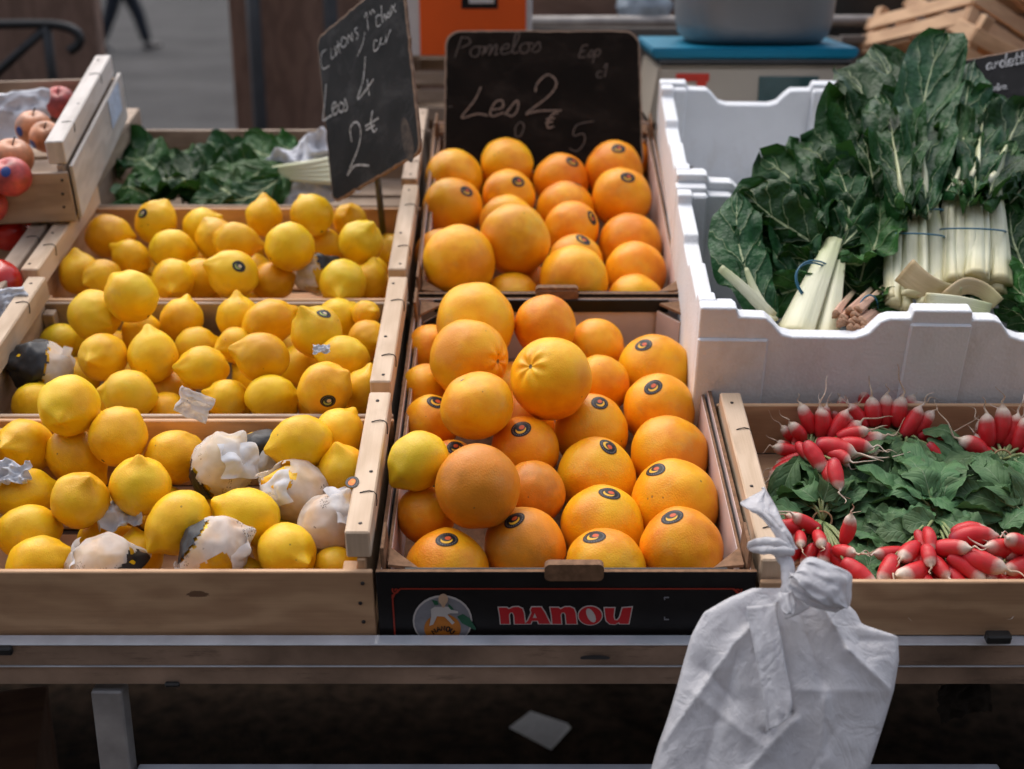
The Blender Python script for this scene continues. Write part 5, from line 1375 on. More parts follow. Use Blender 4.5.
# ------------------------------------------------------------------ radishes
def radish_geo(seed, tail=1.0):
    rnd = random.Random(seed); V, U, Fc = [], [], []
    L, r = .040 * rnd.uniform(.85, 1.15), .0098 * rnd.uniform(.9, 1.15)
    n, m = 14, 18; bend = rnd.uniform(-.004, .004)
    P, rad, tt = [], [], []
    for i in range(m + 1):
        t = i / m
        rad.append(r * max(.12, (sin(pi * min(1, (t * .93 + .05))) ** .42) * (1 - .18 * t) * (1 if t < .82 else 1 - ((t - .82) / .18) ** 2 * .86)))
        P.append(Vector((bend * sin(pi * t), 0, L * t))); tt.append(t)
    tl = .022 * tail * rnd.uniform(.5, 1.3); cx, cy = rnd.uniform(-1, 1), rnd.uniform(-1, 1)
    for i in range(1, 9):
        t = i / 8
        P.append(Vector((cx * .012 * t * t * tail + .003 * sin(6 * t + seed), cy * .012 * t * t * tail, L + tl * t))); rad.append(r * .12 * (1 - t * .75)); tt.append(1.0)
    for i, c in enumerate(P):
        for j in range(n):
            a = 2 * pi * j / n; k = 1 + .06 * noise.noise(Vector((cos(a), sin(a), i * .3 + seed * 3)))
            V.append(c + Vector((cos(a), sin(a), 0)) * rad[i] * k); U.append((tt[i], j / n))
    for i in range(len(P) - 1):
        for j in range(n): Fc.append((i * n + j, i * n + (j + 1) % n, (i + 1) * n + (j + 1) % n, (i + 1) * n + j))
    Fc.append(tuple(range(n - 1, -1, -1)))
    return mesh('radish', V, Fc, U)
RM = [radish_geo(s, 1.5 if s % 3 else .8) for s in range(9)] + [radish_geo(s + 20, .7) for s in range(9)]
for m_ in RM: m_.materials.append(M['radish'])
rr = random.Random(21)
RV = TI.to_3x3() @ RT; UV_ = TI.to_3x3() @ UP; FV = TI.to_3x3() @ FW

def radish_bunch(label, tie, wtie, rads, leaves, seed, wl=.05):
    t = thing('radish_bunch', label, 'radishes', T, 'bunches of red radishes')
    tp = on_w(tie[0], tie[1], wtie)
    more = []
    for (px, py, ang, tw, ln, w) in rads:
        more.append((px, py, ang, tw, ln * .86, w))
        more.append((px + rr.uniform(-9, 9), py + rr.uniform(-5, 7), ang + rr.uniform(-25, 25), tw + rr.uniform(-15, 15), ln * rr.uniform(.66, .84), max(.05, w - rr.uniform(.006, .016))))
    for k, (px, py, ang, tw, ln, w) in enumerate(more):
        c = on_w(px, py, w); d = (RV * cos(R(ang)) + UV_ * sin(R(ang))) * cos(R(tw)) - FV * sin(R(tw))
        d.normalize(); s = ln / 20.0
        o = bpy.data.objects.new('radish', RM[((k * 4 + seed) % 9) + (9 if seed >= 5 else 0)]); COL.objects.link(o); o.parent = t
        o.matrix_basis = Matrix.Translation(c - d * .021 * s) @ frame_z(d, rr.uniform(0, 6)) @ Matrix.Scale(s, 4)
        a = c - d * .02 * s; q = (a + tp) / 2 + Vector((0, 0, .004))
        V, Fc, U = tube([a, q, tp], [.0016, .0018, .0022], 6)
        link('stem', mesh('stem', V, Fc, U), t, None, ('thin_stem',))
    for k in range(leaves[4]):
        ang = rr.uniform(leaves[0], leaves[1]); ln = rr.uniform(.55, 1.0) * leaves[2]
        e = Vector((cos(R(ang)), sin(R(ang)), 0))
        rise = rr.uniform(.004, .030); end = Vector((tp.x, tp.y, 0)) + e * ln
        h0, h1 = tp.z, leaves[3] * rr.uniform(.3, 1.1)
        mid = [Vector((tp.x, tp.y, h0)) + e * ln * .25 + Vector((0, 0, rise * .7)), Vector((tp.x, tp.y, (h0 + h1) / 2)) + e * ln * .55 + Vector((rr.uniform(-.01, .01), 0, rise)), Vector((end.x, end.y, h1))]
        sd = Vector((-e.y, e.x, rr.uniform(-.7, .7)))
        leaf(t, mid, rr.uniform(.032, .052), sd, seed * 50 + k, 'radish_leaf', 'leaf', ruffle=.003, cup=rr.uniform(-.35, .35), nu=18, nv=9, base=.30, tip=.55, rnd_=.36)
        if k % 2 == 0:
            V, Fc, U = tube([tp, tp + (mid[0] - tp) * .6 + Vector((0, 0, .004)), mid[0], mid[1]], [.0018, .0017, .0014, .0009], 6)
            link('stem', mesh('stem', V, Fc, U), t, None, ('thin_stem',))
    e = 1.0
    band(t, tp + Vector((0, 0, .003)), (.011, .0, 0), (0, .006, .008), .0012, 'band_tan', 'tie')
    return t
A = lambda x, y: (760 + x / 6.993, 390 + y / 6.993)
B6 = lambda x, y: (880 + x / 7.11, 400 + y / 7.11)
D7 = lambda x, y: (770 + x / 4.03, 490 + y / 4.03)
radish_bunch('fanned radish bunch in the rear left of the radish crate, many tips pointing right', (808, 456), .062, [
    (*A(245, 280), 130, 10, 21, .085), (*A(325, 200), 112, 0, 22, .09), (*A(425, 210), 92, 10, 25, .092), (*A(455, 190), 80, -10, 22, .086), (*A(550, 250), 62, 5, 24, .088),
    (*A(610, 240), 70, 0, 18, .078), (*A(670, 300), 14, 10, 26, .092), (*A(680, 395), -4, 15, 27, .094), (*A(700, 345), 8, 5, 30, .080), (*A(560, 420), -12, 15, 32, .098), (*A(385, 470), -62, 25, 24, .100),
    (*A(565, 475), -20, 40, 20, .096), (*A(540, 605), -86, 35, 26, .100), (*A(185, 420), 168, 10, 20, .072), (*A(150, 565), 212, 20, 24, .06), (*A(190, 500), 200, 0, 24, .062), (*A(255, 355), 250, 10, 16, .07)],
    (235, 320, .125, .05, 22), 1)
radish_bunch('upright radish bunch at the middle of the crate\'s rear board', (905, 441), .062, [
    (*A(685, 190), 125, 5, 20, .088), (*A(785, 130), 95, 5, 26, .095), (*A(880, 150), 88, 5, 24, .09), (*B6(150, 65), 84, 5, 26, .095), (*B6(235, 140), 62, 5, 28, .092), (*B6(305, 165), 50, 5, 22, .086),
    (*B6(380, 245), 8, 5, 22, .076), (*B6(430, 410), -48, 10, 26, .066), (*B6(345, 400), -50, 10, 22, .055), (*A(600, 140), 115, 0, 18, .08), (*A(690, 125), 105, 0, 18, .078)],
    (205, 335, .135, .075, 26), 2)
radish_bunch('radish bunch in the rear right corner of the crate with a tan tie', (1002, 460), .068, [
    (*B6(765, 195), 95, 5, 28, .09), (*B6(850, 180), 84, 5, 26, .09), (*B6(960, 185), 78, 5, 26, .09), (*B6(1010, 250), 75, 8, 26, .084), (*B6(640, 335), 145, 5, 28, .078), (*B6(715, 310), 120, 0, 20, .07), (*B6(1090, 220), 60, 5, 26, .088), (*B6(1130, 330), 30, 5, 26, .075)],
    (195, 330, .125, .07, 24), 3)
radish_bunch('small radish bunch at the front left of the crate, behind the tied bag', (822, 522), .060, [
    (*D7(122, 205), 250, 62, 19, .085), (*D7(200, 205), 270, 62, 19, .087), (*D7(310, 160), 80, 15, 19, .092), (*D7(308, 248), 0, 55, 20, .085), (*D7(360, 340), -42, 30, 25, .078), (*D7(215, 268), 240, 40, 20, .07),
    (*D7(150, 268), 230, 30, 20, .068), (*D7(70, 150), 180, 10, 22, .08), (*D7(145, 130), 150, 15, 22, .086), (*D7(285, 300), -60, 25, 22, .066), (*D7(350, 395), -60, 25, 20, .055), (*D7(90, 265), 210, 30, 20, .062)],
    (40, 150, .10, .075, 24), 4)
radish_bunch('biggest radish bunch along the crate\'s front board with white tips forward', (935, 520), .058, [
    (*D7(560, 252), 205, 45, 24, .088), (*D7(470, 320), 225, 40, 24, .078), (*D7(570, 325), 190, 35, 26, .080), (*D7(640, 202), 260, 50, 20, .093), (*D7(640, 275), 265, 50, 20, .09), (*D7(720, 240), 10, 40, 25, .094), (*D7(690, 320), -60, 50, 24, .082), (*D7(625, 385), 265, 50, 20, .068),
    (*D7(795, 320), -38, 25, 26, .084), (*D7(770, 380), -55, 30, 24, .070), (*D7(865, 288), -20, 25, 27, .092), (*D7(815, 195), 8, 10, 27, .096), (*D7(560, 392), 250, 35, 22, .06), (*D7(690, 392), 270, 40, 22, .062), (*D7(485, 252), 180, 20, 22, .07), (*D7(850, 390), -30, 40, 22, .06)],
    (25, 155, .115, .085, 34), 5)
radish_bunch('radish bunch cut by the right frame edge with pale pinkish tips', (1026, 525), .062, [
    (*D7(950, 240), 170, 20, 30, .092), (*D7(990, 305), 195, 30, 24, .084), (*D7(970, 368), 215, 40, 24, .07), (*D7(1010, 230), 150, 30, 26, .098), (*D7(1010, 400), 240, 40, 24, .06), (*D7(1060, 300), 280, 30, 24, .085), (*D7(905, 350), 215, 40, 22, .062)],
    (60, 170, .11, .085, 22), 6)
# leaf cover between the bunches
lb = thing('radish_leaves', 'bed of dull green radish leaves filling the middle of the radish crate', 'leaves', T); lb['kind'] = 'stuff'
for k in range(98):
    c = on_w(rr.uniform(785, 1045), rr.uniform(470, 540), rr.uniform(.045, .078)) if k > 11 else on_w(rr.uniform(835, 885), rr.uniform(540, 585), rr.uniform(.035, .05)); a = rr.uniform(0, 6.28); e = Vector((cos(a), sin(a), 0)); ln = rr.uniform(.035, .06)
    leaf(lb, [c - e * ln * .5 + Vector((0, 0, -.008)), c + Vector((0, 0, .004)), c + e * ln * .5 + Vector((0, 0, rr.uniform(-.014, .004)))], rr.uniform(.030, .048), (-e.y, e.x, rr.uniform(-.6, .6)), 900 + k, 'radish_leaf', 'leaf', ruffle=.004, cup=rr.uniform(-.3, .3), nu=16, nv=9, base=.45, tip=.5, rnd_=.36)
# a couple of cut white roots on the leaves
for (x, y, a) in ((1000, 513, 200), (985, 522, 150)):
    pass

# ------------------------------------------------------------------ chalk boards
FONT = {
 'P': ([[(.1, 0), (.25, 1), (.3, 1.05), (.7, .95), (.75, .7), (.3, .5)]], .8),
 'o': ([[(.5, .5), (.2, .5), (.05, .25), (.2, 0), (.45, .02), (.55, .25), (.5, .5), (.75, .45)]], .72),
 'm': ([[(0, 0), (.1, .5), (.15, .1), (.3, .5), (.42, .45), (.4, 0), (.58, .5), (.72, .45), (.7, 0), (.85, .08)]], .9),
 'e': ([[(.05, .25), (.45, .3), (.4, .5), (.15, .48), (.05, .2), (.2, 0), (.55, .1)]], .58),
 'l': ([[(0, .05), (.3, .7), (.3, 1.05), (.15, 1.0), (.12, .2), (.25, 0), (.42, .1)]], .42),
 's': ([[(0, .05), (.3, .5), (.42, .2), (.3, 0), (.08, .03)]], .5),
 'p': ([[(.1, .5), (.05, -.45)], [(.08, .35), (.3, .52), (.48, .3), (.3, 0), (.08, .1)]], .58),
 'a': ([[(.45, .45), (.15, .48), (.03, .2), (.18, 0), (.42, .2), (.47, .5), (.45, .05), (.6, .08)]], .64),
 'g': ([[(.45, .45), (.15, .48), (.03, .2), (.2, .02), (.45, .3), (.47, .5), (.42, -.4), (.2, -.45)]], .6),
 'C': ([[(.65, .85), (.4, 1.0), (.08, .6), (.12, .1), (.4, -.02), (.65, .15)]], .72),
 'c': ([[(.42, .42), (.2, .5), (.04, .25), (.2, 0), (.48, .08)]], .5),
 'i': ([[(.1, .5), (.1, .05), (.25, .05)], [(.14, .75), (.16, .78)]], .28),
 't': ([[(.2, .95), (.15, .1), (.25, 0), (.4, .08)], [(0, .55), (.4, .6)]], .42),
 'r': ([[(.05, 0), (.1, .5), (.14, .3), (.3, .5), (.42, .45)]], .46),
 'n': ([[(.05, 0), (.1, .5), (.15, .2), (.35, .5), (.45, .4), (.45, .02), (.6, .08)]], .62),
 'h': ([[(.1, 1.05), (.06, 0), (.12, .3), (.35, .5), (.45, .35), (.45, .02), (.58, .06)]], .6),
 'x': ([[(.0, .5), (.45, .0)], [(.45, .5), (.0, 0)]], .52),
 'd': ([[(.42, .42), (.18, .5), (.04, .22), (.2, 0), (.42, .2), (.5, 1.05), (.47, .05), (.6, .05)]], .64),
 'L': ([[(.35, 1.05), (.25, .6), (.0, .02), (.45, .1), (.85, .05)]], .85),
 '2': ([[(.12, .6), (.08, .85), (.35, 1.08), (.62, .85), (.5, .5), (.0, .02), (.3, .1), (.95, .08)]], .95),
 '4': ([[(.42, 1.1), (.25, .6), (.0, .32), (.7, .38)], [(.55, .75), (.42, -.15)]], .75),
 '5': ([[(.85, 1.05), (.25, .95), (.15, .6), (.5, .62), (.6, .3), (.35, -.02), (.05, .1)]], .8),
 '1': ([[(.0, .7), (.25, 1.05), (.2, 0)]], .35),
 '0': ([[(.3, 1), (.05, .6), (.2, 0), (.55, .1), (.6, .7), (.3, 1), (.2, .9)]], .7),
 'E': ([[(.55, .9), (.15, .85), (.1, .5), (.4, .5), (.1, .5), (.05, .05), (.55, .05)]], .65),
 '€': ([[(.75, .95), (.35, 1.0), (.1, .5), (.3, 0), (.75, .05)], [(-.05, .62), (.6, .62)], [(-.05, .38), (.55, .38)]], .8),
 '/': ([[(.35, 1.1), (0, -.1)]], .35), ' ': ([], .4), '-': ([[(.05, .3), (.4, .32)]], .5),
}
def chalk(parent, items, to_local, wd, mat, seed):
    for i_, it in enumerate(items): chalk_word(parent, [it], to_local, wd, mat, seed + 17 * i_)

def chalk_word(parent, items, to_local, wd, mat, seed):
    """items: (text, x, y, size, angle, slant) in photo-scaled board coordinates with y down"""
    rnd = random.Random(seed); Vs, Fs = [], []
    def ribbon(pts):
        P = catmull([Vector((*p, 0)) for p in pts], 5)
        P = [to_local(p.x, p.y) for p in P]
        o = len(Vs); n = len(P)
        for i, p in enumerate(P):
            t = (P[min(i + 1, n - 1)] - P[max(i - 1, 0)]).normalized(); nn = Vector((-t.y, t.x, 0)); w = wd * (1 + .35 * noise.noise(Vector((i * .6, seed, p.x * 90))))
            Vs.append(p + nn * w); Vs.append(p - nn * w)
        for i in range(n - 1): Fs.append((o + 2 * i, o + 2 * i + 1, o + 2 * i + 3, o + 2 * i + 2))
    for text, x, y, sz, ang, sl in items:
        ca, sa = cos(R(ang)), sin(R(ang)); cx = 0
        for ch in text:
            strokes, adv = FONT[ch]
            for stx in strokes:
                pts = []
                for a, b in stx:
                    X = (cx + a + b * sl + rnd.uniform(-.025, .025)) * sz; Y = (b + rnd.uniform(-.025, .025)) * sz
                    pts.append((x + X * ca - Y * sa, y - (X * sa + Y * ca)))
                ribbon(pts)
            cx += adv
    return link('chalk_lettering', mesh('chalk_lettering', Vs, Fs, None, False), parent, None, (mat,))

def board(label, frame, W, H, corner, mat, seed, th=.004, irregular=.0015):
    """slate in its own plane: x right, y up, z towards the reader; origin at the lower left corner"""
    t = thing('price_slate', label, 'chalkboard', frame, 'chalk price slates')
    P = []
    for cx, cy, a0 in ((W - corner, H - corner, 0), (corner, H - corner, 90), (corner, corner, 180), (W - corner, corner, 270)):
        for q in range(7): a = R(a0 + q * 15); P.append((cx + corner * cos(a), cy + corner * sin(a)))
    Q = []
    for i, p in enumerate(P):
        q = P[(i + 1) % len(P)]; L = sqrt((p[0] - q[0]) ** 2 + (p[1] - q[1]) ** 2); k = max(1, int(L / .012))
        for s in range(k):
            f = s / k; x, y = p[0] + (q[0] - p[0]) * f, p[1] + (q[1] - p[1]) * f
            e = irregular * noise.noise(Vector((x * 60, y * 60, seed))); Q.append((x + e, y + e))
    n = len(Q)
    V = [Vector((x, y, -th)) for x, y in Q] + [Vector((x, y, 0)) for x, y in Q]
    inn = [Vector((W / 2 + (x - W / 2) * (1 - .003 / W * 2), H / 2 + (y - H / 2) * (1 - .003 / H * 2), .0007)) for x, y in Q]
    V += inn
    Fc = [tuple(range(n - 1, -1, -1)), tuple(2 * n + i for i in range(n))]
    fm = [0, 0]
    for i in range(n):
        j = (i + 1) % n
        Fc.append((i, j, n + j, n + i)); fm.append(1); Fc.append((n + i, n + j, 2 * n + j, 2 * n + i)); fm.append(1)
    link('slate_panel', mesh('slate_panel', V, Fc, None, False, fm), t, None, (mat, 'slate_edge'))
    return t

def plane_local(Fr):
    I = Fr.inverted(); nrm = (Fr.to_3x3() @ Vector((0, 0, 1))); o = Fr.translation
    def f(px, py, lift=.0016):
        d = at(px, py, 1.0) - CAM; k = (o - CAM).dot(nrm) / d.dot(nrm); q = I @ (CAM + d * k)
        return Vector((q.x, q.y, lift))
    return f
def frame_from(o, ex, ey):
    x = ex.normalized(); y = (ey - x * ey.dot(x)).normalized(); z = x.cross(y)
    m = Matrix((x, y, z)).transposed().to_4x4(); m.translation = o
    return m

# slate over the back grapefruit box
BLw, BRw, TLw = at(447, 172, 2.262), at(637, 172, 2.262), at(436, 31, 2.335)
Fr = frame_from(BLw + (BRw - BLw) * -.02, BRw - BLw, TLw - BLw)
W2 = (BRw - BLw).length * 1.055; H2 = (TLw - BLw).length
S2 = board('brownish black slate reading Pomelos Les 2, standing in the back grapefruit box', Fr, W2, H2, .028, 'slate_brown', 2)
pl = plane_local(Fr); g2_ = lambda x, y: pl(430 + x / 4.655, 20 + y / 4.655)
chalk(S2, [('Pomelos', 108, 178, 88, 4, .25), ('Esp', 690, 180, 62, 6, .3), ('c1', 770, 272, 60, 5, .25)], g2_, .0011, 'chalk_faint', 3)
chalk(S2, [('Les', 150, 458, 135, 3, .35), ('2', 450, 440, 165, 2, .28), ('€', 530, 505, 62, 8, .5)], g2_, .0017, 'chalk_dim', 4)
chalk(S2, [('0', 385, 545, 70, 0, .2), ('5', 640, 615, 120, 8, .3), ('-', 85, 420, 50, 0, 0)], g2_, .0012, 'chalk_faint', 5)

# slanted lemon slate on its stake
BL, BR, TL = at(333, 204, 2.175), at(421, 152, 1.93), at(315, 44, 2.21)
ex = BR - BL; ey = TL - BL
Fr1 = frame_from(BL, ex, ey)
S1 = board('black slate turned sideways reading Citrons Les 4, clipped to a stake above the lemons', Fr1, ex.length, ey.length * 1.02, .016, 'slate', 5, irregular=.003)
pl1 = plane_local(Fr1); g1_ = lambda x, y: pl1(310 + x / 3.658, 0 + y / 3.658)
def chalk_px(parent, strokes, f, wd, mat, seed):
    Vs, Fs = [], []
    for st_ in strokes:
        P = [f(p.x, p.y) for p in catmull([Vector((*p, 0)) for p in st_], 5)]; o = len(Vs); n = len(P)
        for i, p in enumerate(P):
            t_ = (P[min(i + 1, n - 1)] - P[max(i - 1, 0)]).normalized(); nn = Vector((-t_.y, t_.x, 0)); w = wd * (1 + .35 * noise.noise(Vector((i * .6, seed, p.x * 90))))
            Vs.append(p + nn * w); Vs.append(p - nn * w)
        for i in range(n - 1): Fs.append((o + 2 * i, o + 2 * i + 1, o + 2 * i + 3, o + 2 * i + 2))
    return link('chalk_lettering', mesh('chalk_lettering', Vs, Fs, None, False), parent, None, (mat,))
chalk_px(S1, [
    [(62, 182), (46, 195), (42, 228), (52, 252), (74, 240)], [(80, 178), (82, 215), (92, 205)], [(94, 168), (98, 205), (104, 170)], [(104, 150), (112, 195)], [(100, 172), (118, 158)],
    [(122, 135), (116, 165), (130, 172), (138, 145), (122, 135)], [(142, 160), (144, 128), (158, 150), (156, 118)], [(176, 100), (166, 112), (180, 128), (172, 146)],
    [(204, 118), (196, 160), (176, 206)], [(202, 66), (210, 48), (216, 110)], [(222, 40), (226, 55), (232, 35), (240, 48)],
    [(262, 55), (246, 62), (248, 96), (262, 90)], [(264, 20), (268, 82), (276, 52), (282, 76)], [(290, 42), (284, 62), (296, 60), (290, 42)], [(298, 30), (300, 58)], [(300, 20), (318, 44)], [(316, 12), (302, 50)],
    [(250, 150), (238, 150), (238, 186), (254, 174), (262, 140)], [(266, 138), (260, 160), (276, 160)], [(282, 126), (280, 158), (294, 118), (300, 108)]], g1_, .0011, 'chalk', 7)
chalk_px(S1, [
    [(62, 308), (56, 380), (50, 438), (66, 432), (84, 420)], [(88, 400), (100, 384), (92, 374), (84, 396), (92, 420), (104, 408)], [(112, 376), (106, 398), (120, 410), (128, 384), (114, 374)], [(130, 360), (140, 396), (128, 408)],
    [(206, 206), (198, 290), (178, 364), (236, 290)], [(212, 290), (220, 350)],
    [(156, 520), (150, 470), (172, 446), (188, 476), (180, 540), (140, 640), (168, 606), (220, 606)],
    [(232, 404), (226, 450), (236, 482), (248, 470)], [(206, 462), (254, 432)], [(208, 476), (240, 458)]], g1_, .0016, 'chalk', 8)
# wooden stake and clip carrying the slate
I1 = Fr1.inverted()
sa, sb = I1 @ at(372, 172, 2.075), I1 @ at(383, 232, 2.15)
V, Fc, U = tube([sa + Vector((0, .03, -.009)), sa + Vector((0, 0, -.009)), sb], .0055, 8, sm=0)
link('stake', mesh('stake', V, Fc, U), S1, None, ('pole_grey',))
bx('clip', (.03, .02, .012), tuple(sa + Vector((0, .006, -.004))), 'black_clip', S1, .002)
disc('worn_patch', tuple(pl1(408, 140, .001)), (.014, .006, 0), (-.008, .036, 0), None, 'slate_worn', S1)

# small slate behind the chard at the right
o3, x3, y3 = at(982, 118, 1.99), at(1075, 100, 1.99), at(981, 59, 2.03)
Fr3 = frame_from(o3, x3 - o3, y3 - o3)
S3 = board('small dark slate with white writing behind the upright chard at the right edge', Fr3, (x3 - o3).length, (y3 - o3).length, .006, 'slate', 9)
pl3 = plane_local(Fr3); g3_ = lambda x, y: pl3(840 + x / 5.565, y / 5.565)
chalk(S3, [('ardettes', 812, 392, 68, 10, .25), ('extra', 825, 512, 40, 8, .2)], g3_, .0014, 'chalk', 11)
V, Fc, U = tube([(.06, .01, -.006), (.06, -.16, -.012)], .004, 6, sm=0)
link('stake', mesh('stake', V, Fc, U), S3, None, ('pole_grey',))

# ------------------------------------------------------------------ the knotted carrier bag
BAG = thing('carrier_bag', 'white plastic carrier bag knotted to the radish crate and hanging over the rail', 'plastic bag', T)
D0 = 1.305
prof = [  # photo row, left, right
    (588, 752, 812), (598, 728, 842), (612, 704, 856), (624, 697, 862), (636, 691, 898), (660, 684, 899), (690, 676, 894), (720, 667, 885), (745, 658, 877), (769, 651, 869), (800, 641, 858), (830, 633, 850), (842, 640, 846)]
cre = [((785, 595), (738, 640), 8, .012), ((738, 640), (664, 742), 7, .010), ((745, 612), (760, 660), 5, -.008), ((775, 606), (792, 712), 4, -.014), ((792, 712), (765, 732), 4, -.010), ((760, 615), (770, 728), 9, .013), ((822, 606), (848, 650), 9, .012), ((848, 650), (893, 692), 9, .013), ((800, 612), (826, 690), 10, -.007),
       ((893, 692), (800, 690), 14, .005), ((826, 690), (816, 800), 10, .006), ((720, 700), (700, 790), 10, -.006), ((705, 668), (735, 700), 9, -.008), ((840, 720), (800, 790), 12, -.006), ((690, 690), (760, 745), 12, .006), ((860, 640), (896, 640), 8, -.006), ((795, 720), (720, 800), 8, .007), ((738, 640), (720, 720), 8, -.007)]
def bag_off(x, y):
    s = 0
    for (ax, ay), (bx_, by), w, am in cre:
        vx, vy = bx_ - ax, by - ay; t = max(0, min(1, ((x - ax) * vx + (y - ay) * vy) / (vx * vx + vy * vy)))
        dd = sqrt((x - ax - vx * t) ** 2 + (y - ay - vy * t) ** 2)
        s += am * .8 * exp(-dd / (w * .7))
    q = Vector((x * .018, y * .012, 3.3))
    s += .0042 * (.5 - abs(noise.noise(q))) * 2 + .0012 * (.5 - abs(noise.noise(q * 2.6))) * 2 + .0004 * noise.noise(q * 5)
    return s
nr, nc = 110, 90
V, Fc = [], []
def row_at(y):
    for (a, l0, r0), (b, l1, r1) in zip(prof, prof[1:]):
        if a <= y <= b: f = (y - a) / (b - a); return l0 + (l1 - l0) * f, r0 + (r1 - r0) * f
for face in (0, 1):
    for i in range(nr):
        y = 588 + (842 - 588) * i / (nr - 1); l, r = row_at(y)
        for j in range(nc):
            t = j / (nc - 1); x = l + (r - l) * t
            env = sqrt(max(0, 1 - (2 * t - 1) ** 2)) ** .6
            th = .018 + .022 * min(1, i / nr * 2)
            z = bag_off(x, y) * (min(1, env * 1.3)) + th * env * .5
            d = D0 + .012 - (z if face == 0 else -th * env * .5 - .002)
            # the lower bag hangs straight down, the camera looks down on it
            dep = d - .05 * max(0, (y - 588)) / 250
            V.append(uvw(x, y, dep))
    o = face * nr * nc
    for i in range(nr - 1):
        for j in range(nc - 1):
            q = (o + i * nc + j, o + (i + 1) * nc + j, o + (i + 1) * nc + j + 1, o + i * nc + j + 1)
            Fc.append(q if face == 0 else q[::-1])
me = mesh('bag_body', V, Fc)
bm = bmesh.new(); bm.from_mesh(me); bmesh.ops.remove_doubles(bm, verts=bm.verts[:], dist=.0006); bm.to_mesh(me); bm.free(); smooth(me)
link('bag_body', me, BAG, None, ('bag',))
def sheet(name, rows, seed, amp=.004, nu=18, mat='bag', dd=0):
    """rows of (left px, right px, depth left, depth right) swept into a creased band"""
    Ls = catmull([uvw(a[0], a[1], a[2] + dd) for a in rows], 6); Rs = catmull([uvw(a[3], a[4], a[5] + dd) for a in rows], 6)
    V, Fc = [], []
    for i, (a, b) in enumerate(zip(Ls, Rs)):
        for j in range(nu):
            t = j / (nu - 1); p = a.lerp(b, t); q = Vector((t * 2.2, i * .10, seed))
            p = p + Vector((0, -1, .5)) * (amp * 2 * (.5 - abs(noise.noise(q))) + amp * .8 * noise.noise(q * 2.5) + amp * 1.4 * sin(pi * t))
            V.append(p)
    for i in range(len(Ls) - 1):
        for j in range(nu - 1): Fc.append((i * nu + j, (i + 1) * nu + j, (i + 1) * nu + j + 1, i * nu + j + 1))
    o = link(name, mesh(name, V, Fc), BAG, None, (mat,))
    so = o.modifiers.new('thick', 'SOLIDIFY'); so.thickness = .0012
    return o
# knot: twisted neck, loop round the crate corner, free pointed ear, and the crumpled puff
V, Fc, U = tube([uvw(*p) for p in ((798, 612, 1.268), (790, 596, 1.27), (788, 578, 1.275), (786, 562, 1.283), (776, 548, 1.292))], [.014, .009, .0068, .0066, .0055], 18, sm=6)
V = [p + (p - Vector((0, 0, 0))).normalized() * .0022 * noise.noise(p * 160) for p in V]
link('knot', mesh('knot', V, Fc, U), BAG, None, ('bag',))
V, Fc, U = tube([uvw(*p) for p in ((790, 549, 1.285), (778, 543, 1.283), (764, 542, 1.288), (752, 543, 1.30), (751, 548, 1.305), (764, 550, 1.285), (780, 551, 1.278), (792, 552, 1.283))], [.0048, .0046, .0042, .0032, .0032, .0042, .0046, .0046], 12, sm=5)
V = [p + Vector((0, 0, .0025 * noise.noise(p * 120))) for p in V]
link('knot_loop', mesh('knot_loop', V, Fc, U), BAG, None, ('bag',))
sheet('bag_ear', [(783, 548, 1.29, 797, 549, 1.285), (770, 527, 1.30, 790, 535, 1.29), (755, 513, 1.31, 782, 522, 1.30), (740, 503, 1.32, 776, 508, 1.315), (760, 492, 1.335, 766, 492, 1.335), (762, 487, 1.34, 763, 487, 1.34)], 4, .0025)
sheet('bag_puff', [(787, 580, 1.262, 800, 562, 1.27), (793, 576, 1.252, 812, 557, 1.265), (802, 588, 1.244, 832, 564, 1.262), (815, 598, 1.242, 850, 573, 1.262), (826, 606, 1.245, 851, 590, 1.262), (840, 607, 1.255, 850, 604, 1.265)], 6, .0030, 26)
sheet('bag_puff', [(786, 590, 1.264, 790, 572, 1.266), (800, 600, 1.255, 812, 585, 1.258), (815, 608, 1.252, 835, 596, 1.258), (835, 612, 1.255, 850, 603, 1.262)], 9, .0022, 20)
# gusset strip hanging in front
sheet('gusset_fold', [(746, 606, 1.272, 776, 602, 1.266), (752, 640, 1.262, 780, 632, 1.254), (760, 680, 1.252, 787, 672, 1.244), (765, 712, 1.244, 792, 704, 1.236), (766, 732, 1.241, 789, 716, 1.234)], 14, .002, 16)
# streaming tail under the knot
sheet('knot_tail', [(778, 592, 1.262, 792, 590, 1.258), (780, 606, 1.254, 796, 604, 1.25), (784, 613, 1.25, 793, 613, 1.248)], 17, .003, 12)
# ------------------------------------------------------------------ things behind the stall
def wbox(name, size, cen, mat, parent, bev=.004, rot=None, label=None):
    return bx(name, size, cen, mat, parent, bev, rot, label)
BT = thing('back_table', 'dark trestle table behind the stall carrying the scale', 'table', Matrix.Translation((0, 0, 0)))
ps = at(755, 62, 2.42)                                   # front of the scale under its blue tray
zt = ps.z - .125
wbox('table_top', (1.9, .66, .025), (1.02, ps.y + .28, zt - .014), 'plank', BT)
wbox('table_edge', (1.9, .02, .035), (1.02, ps.y - .062, zt - .02), 'alu_dark', BT)
for x in (.12, 1.9):
    for y in (.0, .52): wbox('leg', (.045, .045, zt - .03), (x, ps.y + y, (zt - .03) / 2), 'alu_dark', BT)
